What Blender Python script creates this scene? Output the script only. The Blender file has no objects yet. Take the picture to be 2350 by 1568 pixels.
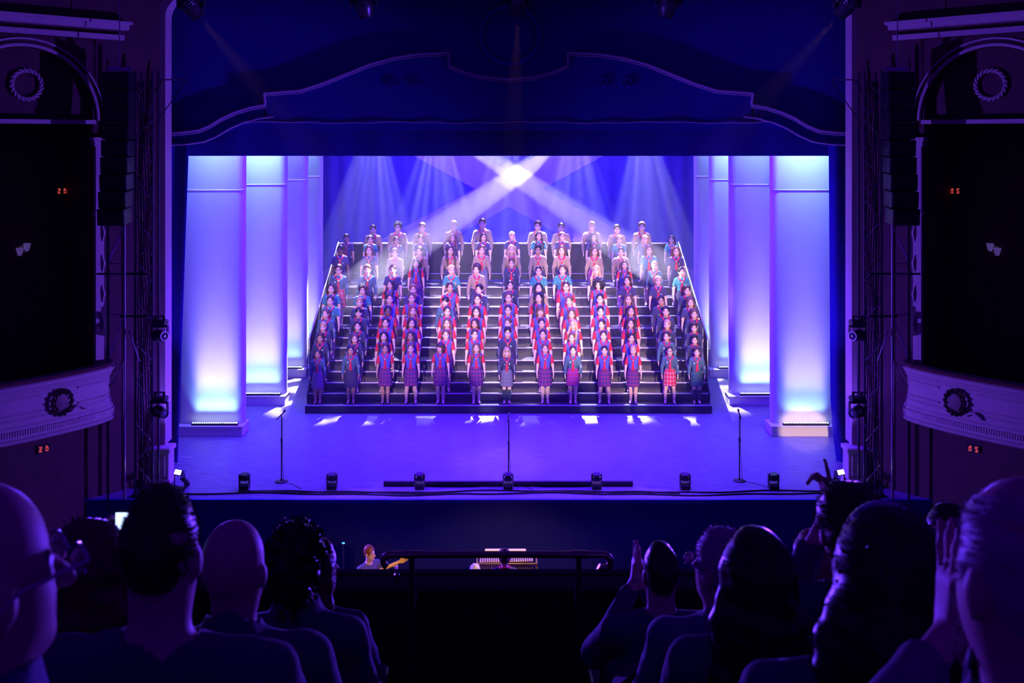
import bpy, bmesh, math, random
import numpy as np
from mathutils import Vector, Matrix
random.seed(7); np.random.seed(7)
sc = bpy.context.scene
COL = sc.collection
PI = math.pi

# ------------------------------------------------------------------ camera
F_PX, CX, HY, HC = 2350.0, 1167.0, 313.0, 7.1     # focal length (px), vanishing point x, horizon y, eye height
def P(px, py, Y):                                  # photo pixel at depth Y -> world point
    return Vector(((px - CX) * Y / F_PX, Y, HC - (py - HY) * Y / F_PX))
cd = bpy.data.cameras.new('camera'); cam = bpy.data.objects.new('camera', cd); COL.objects.link(cam)
cam.location = (0, 0, HC); cam.rotation_euler = (PI / 2, 0, 0)
cd.sensor_fit = 'HORIZONTAL'; cd.sensor_width = 36; cd.lens = 36
cd.shift_x = (1175 - CX) / 2350; cd.shift_y = -(784 - HY) / 2350
cd.clip_end = 200
cd.dof.use_dof = True; cd.dof.focus_distance = 27; cd.dof.aperture_fstop = 5.6
sc.camera = cam

# ------------------------------------------------------------------ colour management, sampling
sc.view_settings.view_transform = 'Standard'; sc.view_settings.look = 'None'
sc.view_settings.gamma = 1.0; sc.view_settings.use_curve_mapping = False
sc.view_settings.exposure = 0.0
cy = sc.cycles
cy.use_denoising = True; cy.use_adaptive_sampling = True; cy.adaptive_threshold = 0.06; cy.adaptive_min_samples = 12
cy.max_bounces = 3; cy.diffuse_bounces = 1; cy.glossy_bounces = 2; cy.transmission_bounces = 4
cy.volume_bounces = 0; cy.transparent_max_bounces = 8
cy.sample_clamp_indirect = 6.0; cy.caustics_reflective = False; cy.caustics_refractive = False

# ------------------------------------------------------------------ world (a house in blackout: faint blue spill)
w = bpy.data.worlds.new('world'); sc.world = w; w.use_nodes = True
bg = w.node_tree.nodes['Background']; bg.inputs[0].default_value = (0.10, 0.0, 1.0, 1); bg.inputs[1].default_value = 0.10

# ------------------------------------------------------------------ stage lighting rig
VIOLET = (0.078, 0.003, 1.0); LILAC = (0.15, 0.045, 1.0); WARM = (1.0, 0.72, 0.62); WHITE = (1.0, 0.93, 0.90); ICE = (0.24, 0.46, 1.0); TOWER = (0.11, 0.025, 1.0)
def aim(o, loc, target):
    o.location = loc
    o.rotation_euler = (Vector(target) - Vector(loc)).to_track_quat('-Z', 'Y').to_euler()
def spot(name, loc, target, energy, color, deg, blend=0.3, radius=0.06):
    l = bpy.data.lights.new(name, 'SPOT'); l.energy = energy; l.color = color
    l.spot_size = math.radians(deg); l.spot_blend = blend; l.shadow_soft_size = radius
    o = bpy.data.objects.new(name, l); COL.objects.link(o); aim(o, loc, target); return o
def area(name, loc, target, energy, color, sx, sy, spread=180):
    l = bpy.data.lights.new(name, 'AREA'); l.energy = energy; l.color = color
    l.shape = 'RECTANGLE'; l.size = sx; l.size_y = sy; l.spread = math.radians(spread)
    o = bpy.data.objects.new(name, l); COL.objects.link(o); aim(o, loc, target); return o
# overhead violet LED battens above the stage, behind the border
for yb, e in ((23.2, 1500), (25.6, 750), (29.0, 850), (33.2, 480)):
    area('overhead_batten_light', (0, yb, 8.3), (0, yb + 0.2, 0), e, VIOLET, 12.0, 0.4, 140)
# five gobo backlights over the top of the stairs
def gobo(o, seed):
    l = o.data; l.use_nodes = True; nt = l.node_tree; n = nt.nodes; em = n['Emission']
    tc = n.new('ShaderNodeTexCoord'); sep = n.new('ShaderNodeSeparateXYZ'); nt.links.new(tc.outputs['Normal'], sep.inputs[0])
    dx = n.new('ShaderNodeMath'); dx.operation = 'DIVIDE'; dy = n.new('ShaderNodeMath'); dy.operation = 'DIVIDE'
    nt.links.new(sep.outputs[0], dx.inputs[0]); nt.links.new(sep.outputs[2], dx.inputs[1])
    nt.links.new(sep.outputs[1], dy.inputs[0]); nt.links.new(sep.outputs[2], dy.inputs[1])
    cb = n.new('ShaderNodeCombineXYZ'); nt.links.new(dx.outputs[0], cb.inputs[0]); nt.links.new(dy.outputs[0], cb.inputs[1]); cb.inputs[2].default_value = seed
    no = n.new('ShaderNodeTexNoise'); no.inputs['Scale'].default_value = 13; no.inputs['Detail'].default_value = 0.0
    nt.links.new(cb.outputs[0], no.inputs['Vector'])
    rp = n.new('ShaderNodeMapRange'); rp.inputs[1].default_value = 0.50; rp.inputs[2].default_value = 0.62; rp.inputs[3].default_value = 0.12; rp.inputs[4].default_value = 2.4
    nt.links.new(no.outputs[0], rp.inputs[0]); nt.links.new(rp.outputs[0], em.inputs['Strength'])
for i, px in enumerate((861, 1003, 1168, 1318, 1470)):
    p = P(px, 234, 33.0)
    o = spot('gobo_back_light', p, (p.x * 0.98, 29.9, 2.1), 17000, (0.80, 0.74, 1.0), 35, 0.25, 0.03)
    gobo(o, i * 3.7)
# two bright moving-head beams that cross above the choir
spot('cross_beam_light', P(1600, 112, 29.9), P(800, 672, 28.8), 80000, WHITE, 5.3, 0.2, 0.03)
spot('cross_beam_light', P(742, 112, 29.9), P(1545, 640, 28.9), 66000, WHITE, 5.0, 0.2, 0.03)
# front-of-house keys (their lantern bodies hang on the front bar)
FOH = [P(460, 42, 20.75), P(842, 40, 20.75), P(1188, 40, 20.75), P(1526, 40, 20.75), P(1922, 40, 20.75)]
for i, t in ((0, (-4.0, 21.5, 6.6)), (2, (0.0, 21.5, 4.5)), (4, (4.4, 21.5, 6.8))):
    spot('front_bar_light', FOH[i], t, 900, (1.0, 0.38, 0.16), 16, 0.9, 0.05)
# profile spots on the upper-gallery front, high above and behind the circle, keyed on the choir
for xl, xt, e, c in ((-5.5, -2.9, 30000, (1.0, 0.64, 0.66)), (0.5, 0.4, 48000, WARM), (6.5, 3.3, 56000, (1.0, 0.64, 0.46))):
    spot('gallery_key_and_tint_light', (xl, -2.0, 10.6), (xt, 28.4, 2.35), e, c, 9.8, 0.25, 0.12)
spot('gallery_key_and_tint_light', (0.5, -2.0, 10.6), (7.0, 24.2, 0.12), 32000, (1.0, 0.62, 0.40), 2.4, 0.2, 0.08)  # extra narrow warm spot added to tint one front column base
# violet tower heads raking across the house
for s in (-1, 1):
    spot('tower_head_light', (s * 6.66, 19.95, 3.19), (-s * 4.0, 3.0, 4.6), 9000, TOWER, 95, 0.5, 0.10)
    spot('tower_head_light', (s * 6.66, 19.95, 1.66), (-s * 7.5, 14.0, 3.4), 6500, LILAC, 100, 0.6, 0.10)
    spot('floor_flood_light', (s * 6.60, 20.72, 0.50), (s * 7.15, 21.2, 5.0), 300, LILAC, 70, 0.6, 0.08)
# warm desk lamps in the pit
spot('desk_lamp_light', (0.1, 17.2, 0.55), (0.05, 17.75, -0.35), 70, (1.0, 0.58, 0.16), 100, 0.6, 0.03)
spot('desk_lamp_light', (-1.95, 16.9, 0.35), (-2.3, 17.5, -0.45), 40, (1.0, 0.50, 0.15), 80, 0.6, 0.03)

# ------------------------------------------------------------------ materials
MATS = {}
def mat(name, col, rough=0.6, metal=0.0, var=0.0, scale=8.0, bump=0.0, bscale=40.0, emit=None, estr=0.0, spec=0.5, stretch=None, sheen=0.0):
    if name in MATS: return MATS[name]
    m = bpy.data.materials.new(name); m.use_nodes = True; nt = m.node_tree; b = nt.nodes['Principled BSDF']
    b.inputs['Base Color'].default_value = (*col, 1); b.inputs['Roughness'].default_value = rough; b.inputs['Metallic'].default_value = metal
    b.inputs['Specular IOR Level'].default_value = spec
    if sheen: b.inputs['Sheen Weight'].default_value = sheen
    if var or bump:
        tc = nt.nodes.new('ShaderNodeTexCoord'); v = tc.outputs['Object']
        if stretch:
            mp = nt.nodes.new('ShaderNodeMapping'); mp.inputs['Scale'].default_value = stretch; nt.links.new(v, mp.inputs[0]); v = mp.outputs[0]
    if var:
        no = nt.nodes.new('ShaderNodeTexNoise'); no.inputs['Scale'].default_value = scale; no.inputs['Detail'].default_value = 4; nt.links.new(v, no.inputs['Vector'])
        mx = nt.nodes.new('ShaderNodeMix'); mx.data_type = 'RGBA'
        mx.inputs[6].default_value = (*[max(0, c * (1 - var)) for c in col], 1); mx.inputs[7].default_value = (*[min(1, c * (1 + var)) for c in col], 1)
        nt.links.new(no.outputs[0], mx.inputs[0]); nt.links.new(mx.outputs[2], b.inputs['Base Color'])
    if bump:
        nb = nt.nodes.new('ShaderNodeTexNoise'); nb.inputs['Scale'].default_value = bscale; nb.inputs['Detail'].default_value = 5; nt.links.new(v, nb.inputs['Vector'])
        bp = nt.nodes.new('ShaderNodeBump'); bp.inputs['Strength'].default_value = bump; bp.inputs['Distance'].default_value = 0.02
        nt.links.new(nb.outputs[0], bp.inputs['Height']); nt.links.new(bp.outputs[0], b.inputs['Normal'])
    if emit:
        b.inputs['Emission Color'].default_value = (*emit, 1); b.inputs['Emission Strength'].default_value = estr
    MATS[name] = m; return m
def plaid(name, ground, a, b2, fine):
    """woven tartan: two sets of stripes round the body and down it"""
    if name in MATS: return MATS[name]
    m = bpy.data.materials.new(name); m.use_nodes = True; nt = m.node_tree; N = nt.nodes; L = nt.links; bs = N['Principled BSDF']
    bs.inputs['Roughness'].default_value = 0.85
    tc = N.new('ShaderNodeTexCoord'); sp = N.new('ShaderNodeSeparateXYZ'); L.new(tc.outputs['Object'], sp.inputs[0])
    def mth(op, x, y=None):
        n = N.new('ShaderNodeMath'); n.operation = op
        for k, v in enumerate((x, y)):
            if v is None: continue
            if isinstance(v, (int, float)): n.inputs[k].default_value = v
            else: L.new(v, n.inputs[k])
        return n.outputs[0]
    ng = mth('MULTIPLY', sp.outputs[1], -1.0)
    u = mth('MULTIPLY', mth('ARCTAN2', sp.outputs[0], ng), 0.17); v = sp.outputs[2]
    def stripe(x, freq, off, wid):
        f = mth('FRACT', mth('ADD', mth('MULTIPLY', x, freq), off + 20)); return mth('LESS_THAN', f, wid)
    col = None
    def mix(c0, c1, fac):
        n = N.new('ShaderNodeMix'); n.data_type = 'RGBA'; L.new(fac, n.inputs[0])
        for k, c in ((6, c0), (7, c1)):
            if isinstance(c, tuple): n.inputs[k].default_value = (*c, 1)
            else: L.new(c, n.inputs[k])
        return n.outputs[2]
    fr = 9.0
    wide = mth('MULTIPLY', mth('ADD', stripe(u, fr, 0.1, 0.42), stripe(v, fr, 0.3, 0.42)), 0.5)
    col = mix(ground, a, wide)
    thin = mth('MULTIPLY', mth('ADD', stripe(u, fr, 0.9, fine), stripe(v, fr, 0.06, fine)), 0.62)
    col = mix(col, b2, thin)
    L.new(col, bs.inputs['Base Color']); MATS[name] = m; return m

# ------------------------------------------------------------------ mesh building
def link(o, parent=None):
    COL.objects.link(o)
    if parent is not None: o.parent = parent
    return o
def empty(name, loc=(0, 0, 0), rz=0.0):
    o = bpy.data.objects.new(name, None); o.location = loc; o.rotation_euler = (0, 0, rz); o.empty_display_size = 0.1; return link(o)
def tag(o, label=None, cat=None, group=None, kind=None):
    if label: o['label'] = label
    if cat: o['category'] = cat
    if group: o['group'] = group
    if kind: o['kind'] = kind
    return o
def mk(name, verts, faces, m, smooth=False, midx=None):
    me = bpy.data.meshes.new(name); me.from_pydata([tuple(v) for v in verts], [], [tuple(f) for f in faces])
    for mm in (m if isinstance(m, (list, tuple)) else [m]): me.materials.append(mm)
    if midx is not None: me.polygons.foreach_set('material_index', midx)
    if smooth: me.polygons.foreach_set('use_smooth', [True] * len(me.polygons))
    me.update(); return me
class MB:
    def __init__(s): s.v = []; s.f = []; s.mi = []
    def add(s, vs, fs, mi=0):
        o = len(s.v); s.v += [Vector(v) for v in vs]; s.f += [tuple(i + o for i in f) for f in fs]; s.mi += [mi] * len(fs); return s
    def box(s, c, d, M=None, mi=0, bev=0.0, taper=1.0):
        c = Vector(c); hx, hy, hz = d[0] / 2, d[1] / 2, d[2] / 2
        if bev > 0:
            b = min(bev, hx * .9, hy * .9, hz * .9); vs = []
            for zz, q in ((-hz, b), (-hz + b, 0), (hz - b, 0), (hz, b)):
                t = taper if zz > 0 else 1.0
                X, Y = hx * t - q, hy * t - q
                vs += [(-X + (0 if q else b), -Y, zz), (X - (0 if q else b), -Y, zz), (X, -Y + (0 if q else b), zz), (X, Y - (0 if q else b), zz),
                       (X - (0 if q else b), Y, zz), (-X + (0 if q else b), Y, zz), (-X, Y - (0 if q else b), zz), (-X, -Y + (0 if q else b), zz)]
            fs = [tuple(reversed(range(8))), tuple(range(24, 32))]
            for k in range(3):
                for i in range(8): fs.append((k * 8 + i, k * 8 + (i + 1) % 8, k * 8 + 8 + (i + 1) % 8, k * 8 + 8 + i))
        else:
            t = taper
            vs = [(-hx, -hy, -hz), (hx, -hy, -hz), (hx, hy, -hz), (-hx, hy, -hz), (-hx * t, -hy * t, hz), (hx * t, -hy * t, hz), (hx * t, hy * t, hz), (-hx * t, hy * t, hz)]
            fs = [(3, 2, 1, 0), (4, 5, 6, 7), (0, 1, 5, 4), (1, 2, 6, 5), (2, 3, 7, 6), (3, 0, 4, 7)]
        vs = [(M @ Vector(v) if M else Vector(v)) + c for v in vs]
        return s.add(vs, fs, mi)
    def span(s, a, b, mi=0, bev=0.0):
        a, b = Vector(a), Vector(b); return s.box((a + b) / 2, [abs(x) for x in (b - a)], mi=mi, bev=bev)
    def tube(s, pts, r, seg=8, mi=0, caps=True, closed=False, flat=None):
        pts = [Vector(p) for p in pts]; n = len(pts); rs = r if isinstance(r, (list, tuple)) else [r] * n
        up = None; rings = []
        for i, p in enumerate(pts):
            if closed: t = pts[(i + 1) % n] - pts[i - 1]
            else: t = pts[min(i + 1, n - 1)] - pts[max(i - 1, 0)]
            t = t.normalized() if t.length > 1e-9 else Vector((0, 0, 1))
            if up is None:
                up = Vector((0, 0, 1)) if abs(t.z) < .9 else Vector((0, 1, 0))
            x = t.cross(up); x = x.normalized() if x.length > 1e-6 else t.orthogonal().normalized()
            y = x.cross(t).normalized(); up = y
            k = 1.0 if flat is None else flat
            rings.append([p + x * (rs[i] * math.cos(a)) + y * (rs[i] * k * math.sin(a)) for a in [2 * PI * j / seg for j in range(seg)]])
        vs = [v for R in rings for v in R]; fs = []
        for i in range(n if closed else n - 1):
            j = (i + 1) % n
            for q in range(seg): fs.append((i * seg + q, i * seg + (q + 1) % seg, j * seg + (q + 1) % seg, j * seg + q))
        if caps and not closed: fs += [tuple(reversed(range(seg))), tuple(range((n - 1) * seg, n * seg))]
        return s.add(vs, fs, mi)
    def lathe(s, prof, c=(0, 0, 0), seg=16, M=None, mi=0, sy=1.0):
        c = Vector(c); vs = []
        for r, z in prof:
            for j in range(seg):
                a = 2 * PI * j / seg; v = Vector((r * math.cos(a), r * sy * math.sin(a), z)); vs.append((M @ v if M else v) + c)
        fs = []; n = len(prof)
        for i in range(n - 1):
            for q in range(seg): fs.append((i * seg + q, i * seg + (q + 1) % seg, (i + 1) * seg + (q + 1) % seg, (i + 1) * seg + q))
        fs += [tuple(reversed(range(seg))), tuple(range((n - 1) * seg, n * seg))]
        return s.add(vs, fs, mi)
    def sweep(s, path, prof, mi=0, close=True):
        """path: [(point, outward dir)], prof: [(out, z)] closed loop"""
        vs = [Vector(p) + Vector(d) * o + Vector((0, 0, z)) for p, d in path for o, z in prof]; k = len(prof); fs = []
        for i in range(len(path) - 1):
            for q in range(k): fs.append((i * k + q, i * k + (q + 1) % k, (i + 1) * k + (q + 1) % k, (i + 1) * k + q))
        if close: fs += [tuple(range(k)), tuple(reversed(range((len(path) - 1) * k, len(path) * k)))]
        return s.add(vs, fs, mi)
    def prism(s, poly, y0, y1, mi=0):
        """poly in x,z; extruded from y0 to y1"""
        k = len(poly); vs = [(x, y0, z) for x, z in poly] + [(x, y1, z) for x, z in poly]
        fs = [tuple(range(k)), tuple(reversed(range(k, 2 * k)))] + [(i, k + i, k + (i + 1) % k, (i + 1) % k) for i in range(k)]
        return s.add(vs, fs, mi)
    def mesh(s, name, m, smooth=False, origin=(0, 0, 0)):
        o = Vector(origin); me = mk(name, [v - o for v in s.v], s.f, m, False, s.mi)
        bm = bmesh.new(); bm.from_mesh(me); bmesh.ops.recalc_face_normals(bm, faces=bm.faces); bm.to_mesh(me); bm.free()
        if smooth:
            me.polygons.foreach_set('use_smooth', [True] * len(me.polygons))
            try: me.set_sharp_from_angle(angle=math.radians(smooth if smooth is not True else 40))
            except Exception: pass
        return me
    def build(s, name, m, parent=None, smooth=False, origin=None):
        """origin: world point used as the object's own origin (default: parent's place, or the base centre)"""
        if origin is None:
            if parent is not None: origin = Vector((0, 0, 0))
            else:
                xs = [v.x for v in s.v]; ys = [v.y for v in s.v]; zs = [v.z for v in s.v]
                origin = Vector(((min(xs) + max(xs)) / 2, (min(ys) + max(ys)) / 2, min(zs)))
        o = bpy.data.objects.new(name, s.mesh(name, m, smooth, origin)); o.location = origin; return link(o, parent)
def struct(o): o['kind'] = 'structure'; return o
def rot(axis, a): return Matrix.Rotation(a, 3, axis)
def arc(c, r, a0, a1, n, ax=0, ay=2):
    out = []
    for i in range(n + 1):
        a = a0 + (a1 - a0) * i / n; v = [c[0], c[1], c[2]]; v[ax] += r * math.cos(a); v[ay] += r * math.sin(a); out.append(tuple(v))
    return out
def wb(mb, name, m, root, parent=None, smooth=False):
    """a part whose vertices are world coordinates, under an unrotated root"""
    o = bpy.data.objects.new(name, mb.mesh(name, m, smooth, root.location)); return link(o, parent or root)

# ------------------------------------------------------------------ stage house
M_floor = mat('black stage floor', (0.24, 0.22, 0.33), 0.42, spec=0.25, var=0.55, scale=7, bump=0.25, bscale=14, stretch=(0.5, 3.0, 1))
M_apron = mat('stage front board', (0.03, 0.03, 0.40), 0.6, var=0.2)  # blue glow over the dark board is put into its colour
M_black = mat('black serge', (0.012, 0.010, 0.03), 0.9, var=0.3)
M_hazev = mat('velvet with blue haze tint', (0.015, 0.012, 0.46), 0.8, var=0.15, scale=2, sheen=0.3)  # blue glow of the haze is put into the cloth colour
M_plast = mat('cream plaster', (0.62, 0.55, 0.47), 0.7, var=0.12, scale=14, bump=0.15, bscale=30)
M_wall = mat('dark red hall wall', (0.10, 0.030, 0.045), 0.75, var=0.3, scale=3)
M_dark = mat('dark timber', (0.05, 0.030, 0.028), 0.5, var=0.3, scale=6)
M_gilt = mat('dull gilt', (0.50, 0.38, 0.20), 0.45, metal=0.5, var=0.2)
M_blackm = mat('black painted metal', (0.020, 0.020, 0.026), 0.38, metal=0.2)
M_alu = mat('aluminium', (0.62, 0.62, 0.66), 0.28, metal=1.0)
M_cable = mat('black rubber cable', (0.012, 0.012, 0.016), 0.5)
M_white = mat('white painted board', (0.80, 0.78, 0.78), 0.55)
M_deck = mat('stair deck', (0.020, 0.015, 0.045), 0.30, var=0.35, scale=10, spec=0.4)

floor = struct(MB().span((-13, 20.05, -0.25), (13, 37, 0)).build('floor', M_floor))
tag(floor, 'dark glossy stage floor under violet light', 'floor')
ap = MB().span((-13, 20.0, -1.45), (13, 20.05, -0.06)).span((-13, 19.98, -0.07), (13, 20.06, 0.004))
o = struct(ap.build('wall_stage_front', M_apron)); tag(o, 'board front of the stage above the pit, blue glow in its colour', 'wall')
o = struct(MB().span((-13, 37, -0.3), (13, 37.2, 13)).build('wall_stage_back', M_black)); tag(o, 'black rear wall of the stage house', 'wall')
o = struct(MB().span((-13, 7, -1.65), (13, 20.0, -1.45)).build('floor_pit', M_dark)); tag(o, 'dark floor of pit and stalls in front of the stage', 'floor')
for s, nm in ((-1, 'left'), (1, 'right')):
    o = struct(MB().span((s * 13, 21.4, -0.3), (s * 13.2, 37, 13)).build('wall_stage_' + nm, M_black)); tag(o, f'black side wall of the stage house, {nm} wing', 'wall')

# proscenium frame: piers, lintel, pale architrave band with round upper corners, plinths
pro = empty('wall_proscenium', (0, 21.2, 0)); struct(pro); tag(pro, 'proscenium frame with a pale moulded edge around the stage', 'wall')
for s in (-1, 1):
    wb(MB().span((s * 7.45, 21.2, -1.45), (s * 10.6, 21.7, 12.5)), 'pier', M_wall, pro)
    for k, (x0, x1, yy) in enumerate(((7.45, 7.52, 21.08), (7.60, 7.66, 21.05), (7.78, 7.90, 21.02))):
        wb(MB().span((s * x0, yy, 0.0), (s * x1, 21.2, 12.0), bev=0.02), 'moulding_rib', M_plast if k == 0 else M_wall, pro)
    pl = MB().span((s * 6.93, 20.88, 0.0), (s * 7.40, 21.24, 0.66), bev=0.012).span((s * 6.89, 20.84, 0.64), (s * 7.44, 21.26, 0.74), bev=0.02).span((s * 6.89, 20.84, 0.0), (s * 7.44, 21.26, 0.10), bev=0.015)
    wb(pl, 'plinth', M_plast, pro)
    wb(MB().span((s * 7.0, 20.865, 0.16), (s * 7.33, 20.89, 0.58), bev=0.01), 'plinth_panel', M_plast, pro)
wb(MB().span((-10.6, 21.2, 10.25), (10.6, 21.7, 12.5)), 'lintel', M_wall, pro)
band = MB(); pts = [(-7.17, 21.12, 0.74)] + [(-7.17, 21.12, 0.74 + i * 0.9) for i in range(1, 10)]
pts += arc((-6.62, 21.12, 9.55), 0.55, PI, PI / 2, 8)[0:]
pts += [(x, 21.12, 10.10) for x in np.linspace(-5.5, 5.5, 9)]
pts += list(reversed(arc((6.62, 21.12, 9.55), 0.55, 0, PI / 2, 8)))
pts += [(7.17, 21.12, 0.74 + i * 0.9) for i in range(9, 0, -1)] + [(7.17, 21.12, 0.74)]
def bandloop(mb, pts, wd, dp):
    pp = [Vector(p) for p in pts]; vs = []; n = len(pp)
    for i, p in enumerate(pp):
        t = (pp[min(i + 1, n - 1)] - pp[max(i - 1, 0)]).normalized(); nx = Vector((-t.z, 0, t.x))
        vs += [p + nx * wd / 2, p - nx * wd / 2, p - nx * wd / 2 + Vector((0, dp, 0)), p + nx * wd / 2 + Vector((0, dp, 0))]
    fs = []
    for i in range(n - 1):
        for q in range(4): fs.append((i * 4 + q, i * 4 + (q + 1) % 4, i * 4 + 4 + (q + 1) % 4, i * 4 + 4 + q))
    fs += [(0, 1, 2, 3), tuple(reversed(range(4 * n - 4, 4 * n)))]
    mb.add(vs, fs)
bandloop(band, pts, 0.18, 0.4)
wb(band, 'architrave_band', M_plast, pro)

# header cloth (border) hanging behind the arch, with fine folds, and the shaped pelmet before it
YB = 22.45
def cloth(x0, x1, z0, z1, y, amp, wl, nx, nz, edge=None, seed=0, thick=0.012):
    rnd = random.Random(seed); ph = rnd.random() * 6; vs = []; fs = []
    for side in (0, 1):
        for j in range(nz + 1):
            v = j / nz
            for i in range(nx + 1):
                u = i / nx; xa, xb = x0, x1
                if edge: xa, xb = edge(v)
                x = xa + (xb - xa) * u
                yy = y + amp * math.sin(x0 + (x1 - x0) * u * 2 * PI / wl + ph) * (0.75 + 0.25 * math.sin(3.1 * u * 9 + ph)) + side * thick
                vs.append((x, yy, z0 + (z1 - z0) * v))
    n1 = (nx + 1) * (nz + 1)
    for j in range(nz):
        for i in range(nx):
            a = j * (nx + 1) + i; fs.append((a, a + 1, a + nx + 2, a + nx + 1)); fs.append((n1 + a, n1 + a + nx + 1, n1 + a + nx + 2, n1 + a + 1))
    for i in range(nx):
        for a, b in ((i, i + 1), (nz * (nx + 1) + i + 1, nz * (nx + 1) + i)): fs.append((b, a, n1 + a, n1 + b))
    for j in range(nz):
        a, b = j * (nx + 1), (j + 1) * (nx + 1); fs.append((a, b, n1 + b, n1 + a)); a += nx; b += nx; fs.append((b, a, n1 + a, n1 + b))
    return vs, fs
zb = P(0, 358, YB).z
mb = MB(); mb.add(*cloth(-8.6, 8.6, zb, 11.8, YB, 0.012, 1.1, 120, 1))
o = mb.build('border_curtain', M_hazev, smooth=True); tag(o, 'flat border cloth, blue haze in its colour, closing the top of the stage opening', 'curtain')

YPEL = 21.95
half = [(382, 305), (420, 303), (455, 299), (480, 289), (510, 271), (540, 257), (575, 246), (609, 240), (606, 214), (640, 211), (690, 207), (740, 191), (790, 171), (850, 147), (910, 131), (960, 124), (1030, 121), (1030, 150), (1065, 165), (1110, 177), (1168, 182)]
prof_t = [P(x, y, YPEL) for x, y in half]; prof_full = prof_t + [Vector((-p.x, p.y, p.z)) for p in reversed(prof_t[:-1])]
low = [(382, 333), (430, 331), (470, 325), (500, 312), (530, 294), (560, 281), (600, 271), (628, 268)]
lo_t = [P(x, y, YPEL) for x, y in low]
pel = empty('pelmet', (0, YPEL, P(0, 300, YPEL).z)); tag(pel, 'shaped pelmet, blue haze in its colour, with swan-neck top moulding across the arch', 'pelmet')
zline = P(0, 281, YPEL).z
poly = [(p.x, p.z) for p in prof_full]
under = [(-p.x, p.z) for p in lo_t[:6]] + [(p.x, p.z) for p in reversed(lo_t[:6])]
mb = MB(); top = poly; bot = []
xs = [p.x for p in prof_full]
def lowz(x):
    ax = abs(x); pr = [(-p.x, p.z) for p in lo_t[:6]]
    if ax <= pr[-1][0]: return zline
    for (xa, za), (xb_, zb_) in zip(pr, pr[1:]):
        if xb_ <= ax <= xa: return zb_ + (za - zb_) * (ax - xb_) / (xa - xb_)
    return pr[0][1]
vs = [];
for p in prof_full: vs += [(p.x, YPEL, p.z), (p.x, YPEL, min(p.z - 0.05, lowz(p.x))), (p.x, YPEL + 0.07, min(p.z - 0.05, lowz(p.x))), (p.x, YPEL + 0.07, p.z)]
fs = []
for i in range(len(prof_full) - 1):
    for q in range(4): fs.append((i * 4 + q, i * 4 + (q + 1) % 4, i * 4 + 4 + (q + 1) % 4, i * 4 + 4 + q))
mb.add(vs, fs); wb(mb, 'board', M_hazev, pel)
M_mould = mat('painted moulding', (0.55, 0.48, 0.62), 0.4, var=0.15)
def smoothpath(pts, k=3):
    out = []
    for a, b in zip(pts, pts[1:]):
        for i in range(k): out.append(Vector(a).lerp(Vector(b), i / k))
    return out + [Vector(pts[-1])]
def offs(l, d): return [p + Vector((0, d, 0)) for p in l]
n1, n2 = 8, 17
for seg in (prof_t[:n1], prof_t[n1 - 1:n1 + 1], prof_t[n1:n2], prof_t[n2 - 1:n2 + 1], prof_t[n2:]):
    for s in (1, -1):
        pp = offs([Vector((p.x * s, p.y, p.z)) for p in seg], -0.035)
        wb(MB().tube(pp, 0.032, 8).tube(offs([q - Vector((0, 0, 0.055)) for q in pp], 0.02), 0.018, 6), 'top_moulding', M_mould, pel, smooth=True)
for s in (1, -1):
    wb(MB().tube(offs([Vector((p.x * s, p.y, p.z)) for p in lo_t], -0.03), 0.022, 8), 'lower_moulding', M_mould, pel, smooth=True)
gath = [(x, YPEL - 0.02 + 0.01 * math.sin(x * 5), zline + 0.012 * math.sin(x * 2.3 + 0.6) + 0.008 * math.sin(x * 7)) for x in np.linspace(-5.65, 5.65, 140)]
wb(MB().tube(gath, 0.014, 6), 'hem_cord', M_mould, pel, smooth=True)
c = P(1170, 80, YPEL)
ring = MB().tube([(c.x + 0.62 * math.cos(a), YPEL - 0.05, c.z + 0.62 * math.sin(a)) for a in np.linspace(0, 2 * PI, 33)[:-1]], 0.06, 8, closed=True)
wb(ring, 'crest_ring', M_hazev, pel, smooth=True)
wb(MB().lathe([(0.56, 0), (0.56, 0.05), (0.40, 0.09), (0.05, 0.11)], (c.x, YPEL + 0.06, c.z), 24, rot('X', PI / 2)), 'crest_boss', M_hazev, pel, smooth=True)
for px in (905, 960, 1385, 1440):
    q = P(px, 190, YPEL); sw = MB()
    for a0 in (0.2, 2.3, 4.4): sw.tube([(q.x + 0.16 * t * math.cos(a0 + t * 4), YPEL - 0.02, q.z + 0.10 * t * math.sin(a0 + t * 4)) for t in np.linspace(0.15, 1, 9)], [0.02] * 9, 6)
    wb(sw, 'scroll', M_hazev, pel, smooth=True)
wb(MB().span((-7.25, YPEL + 0.07, P(0, 300, YPEL).z), (7.25, YPEL + 0.10, 10.4)), 'backing', M_hazev, pel)

# side legs (tall black drapes) just inside the arch
for s in (-1, 1):
    xt, xbm = (6.93, 7.18) if s < 0 else (6.97, 7.02)
    def edge(v, s=s, xt=xt, xbm=xbm):
        xi = xbm + (xt - xbm) * min(1, v / 0.85) + (0.12 * max(0, 0.12 - v) / 0.12 if s > 0 else 0)
        return (s * xi, s * 8.7)
    mb = MB(); mb.add(*cloth(s * 7, s * 8.7, 0.02, 8.4, 22.25, 0.05, 0.42, 48, 12, edge, seed=3 + s))
    o = mb.build('leg_drape', M_hazev, smooth=True); tag(o, 'tall dark drape beside the ' + ('floor flood on the guitarist\'s side' if s < 0 else 'pale column with the peach base'), 'drape', 'stage legs')

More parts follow.
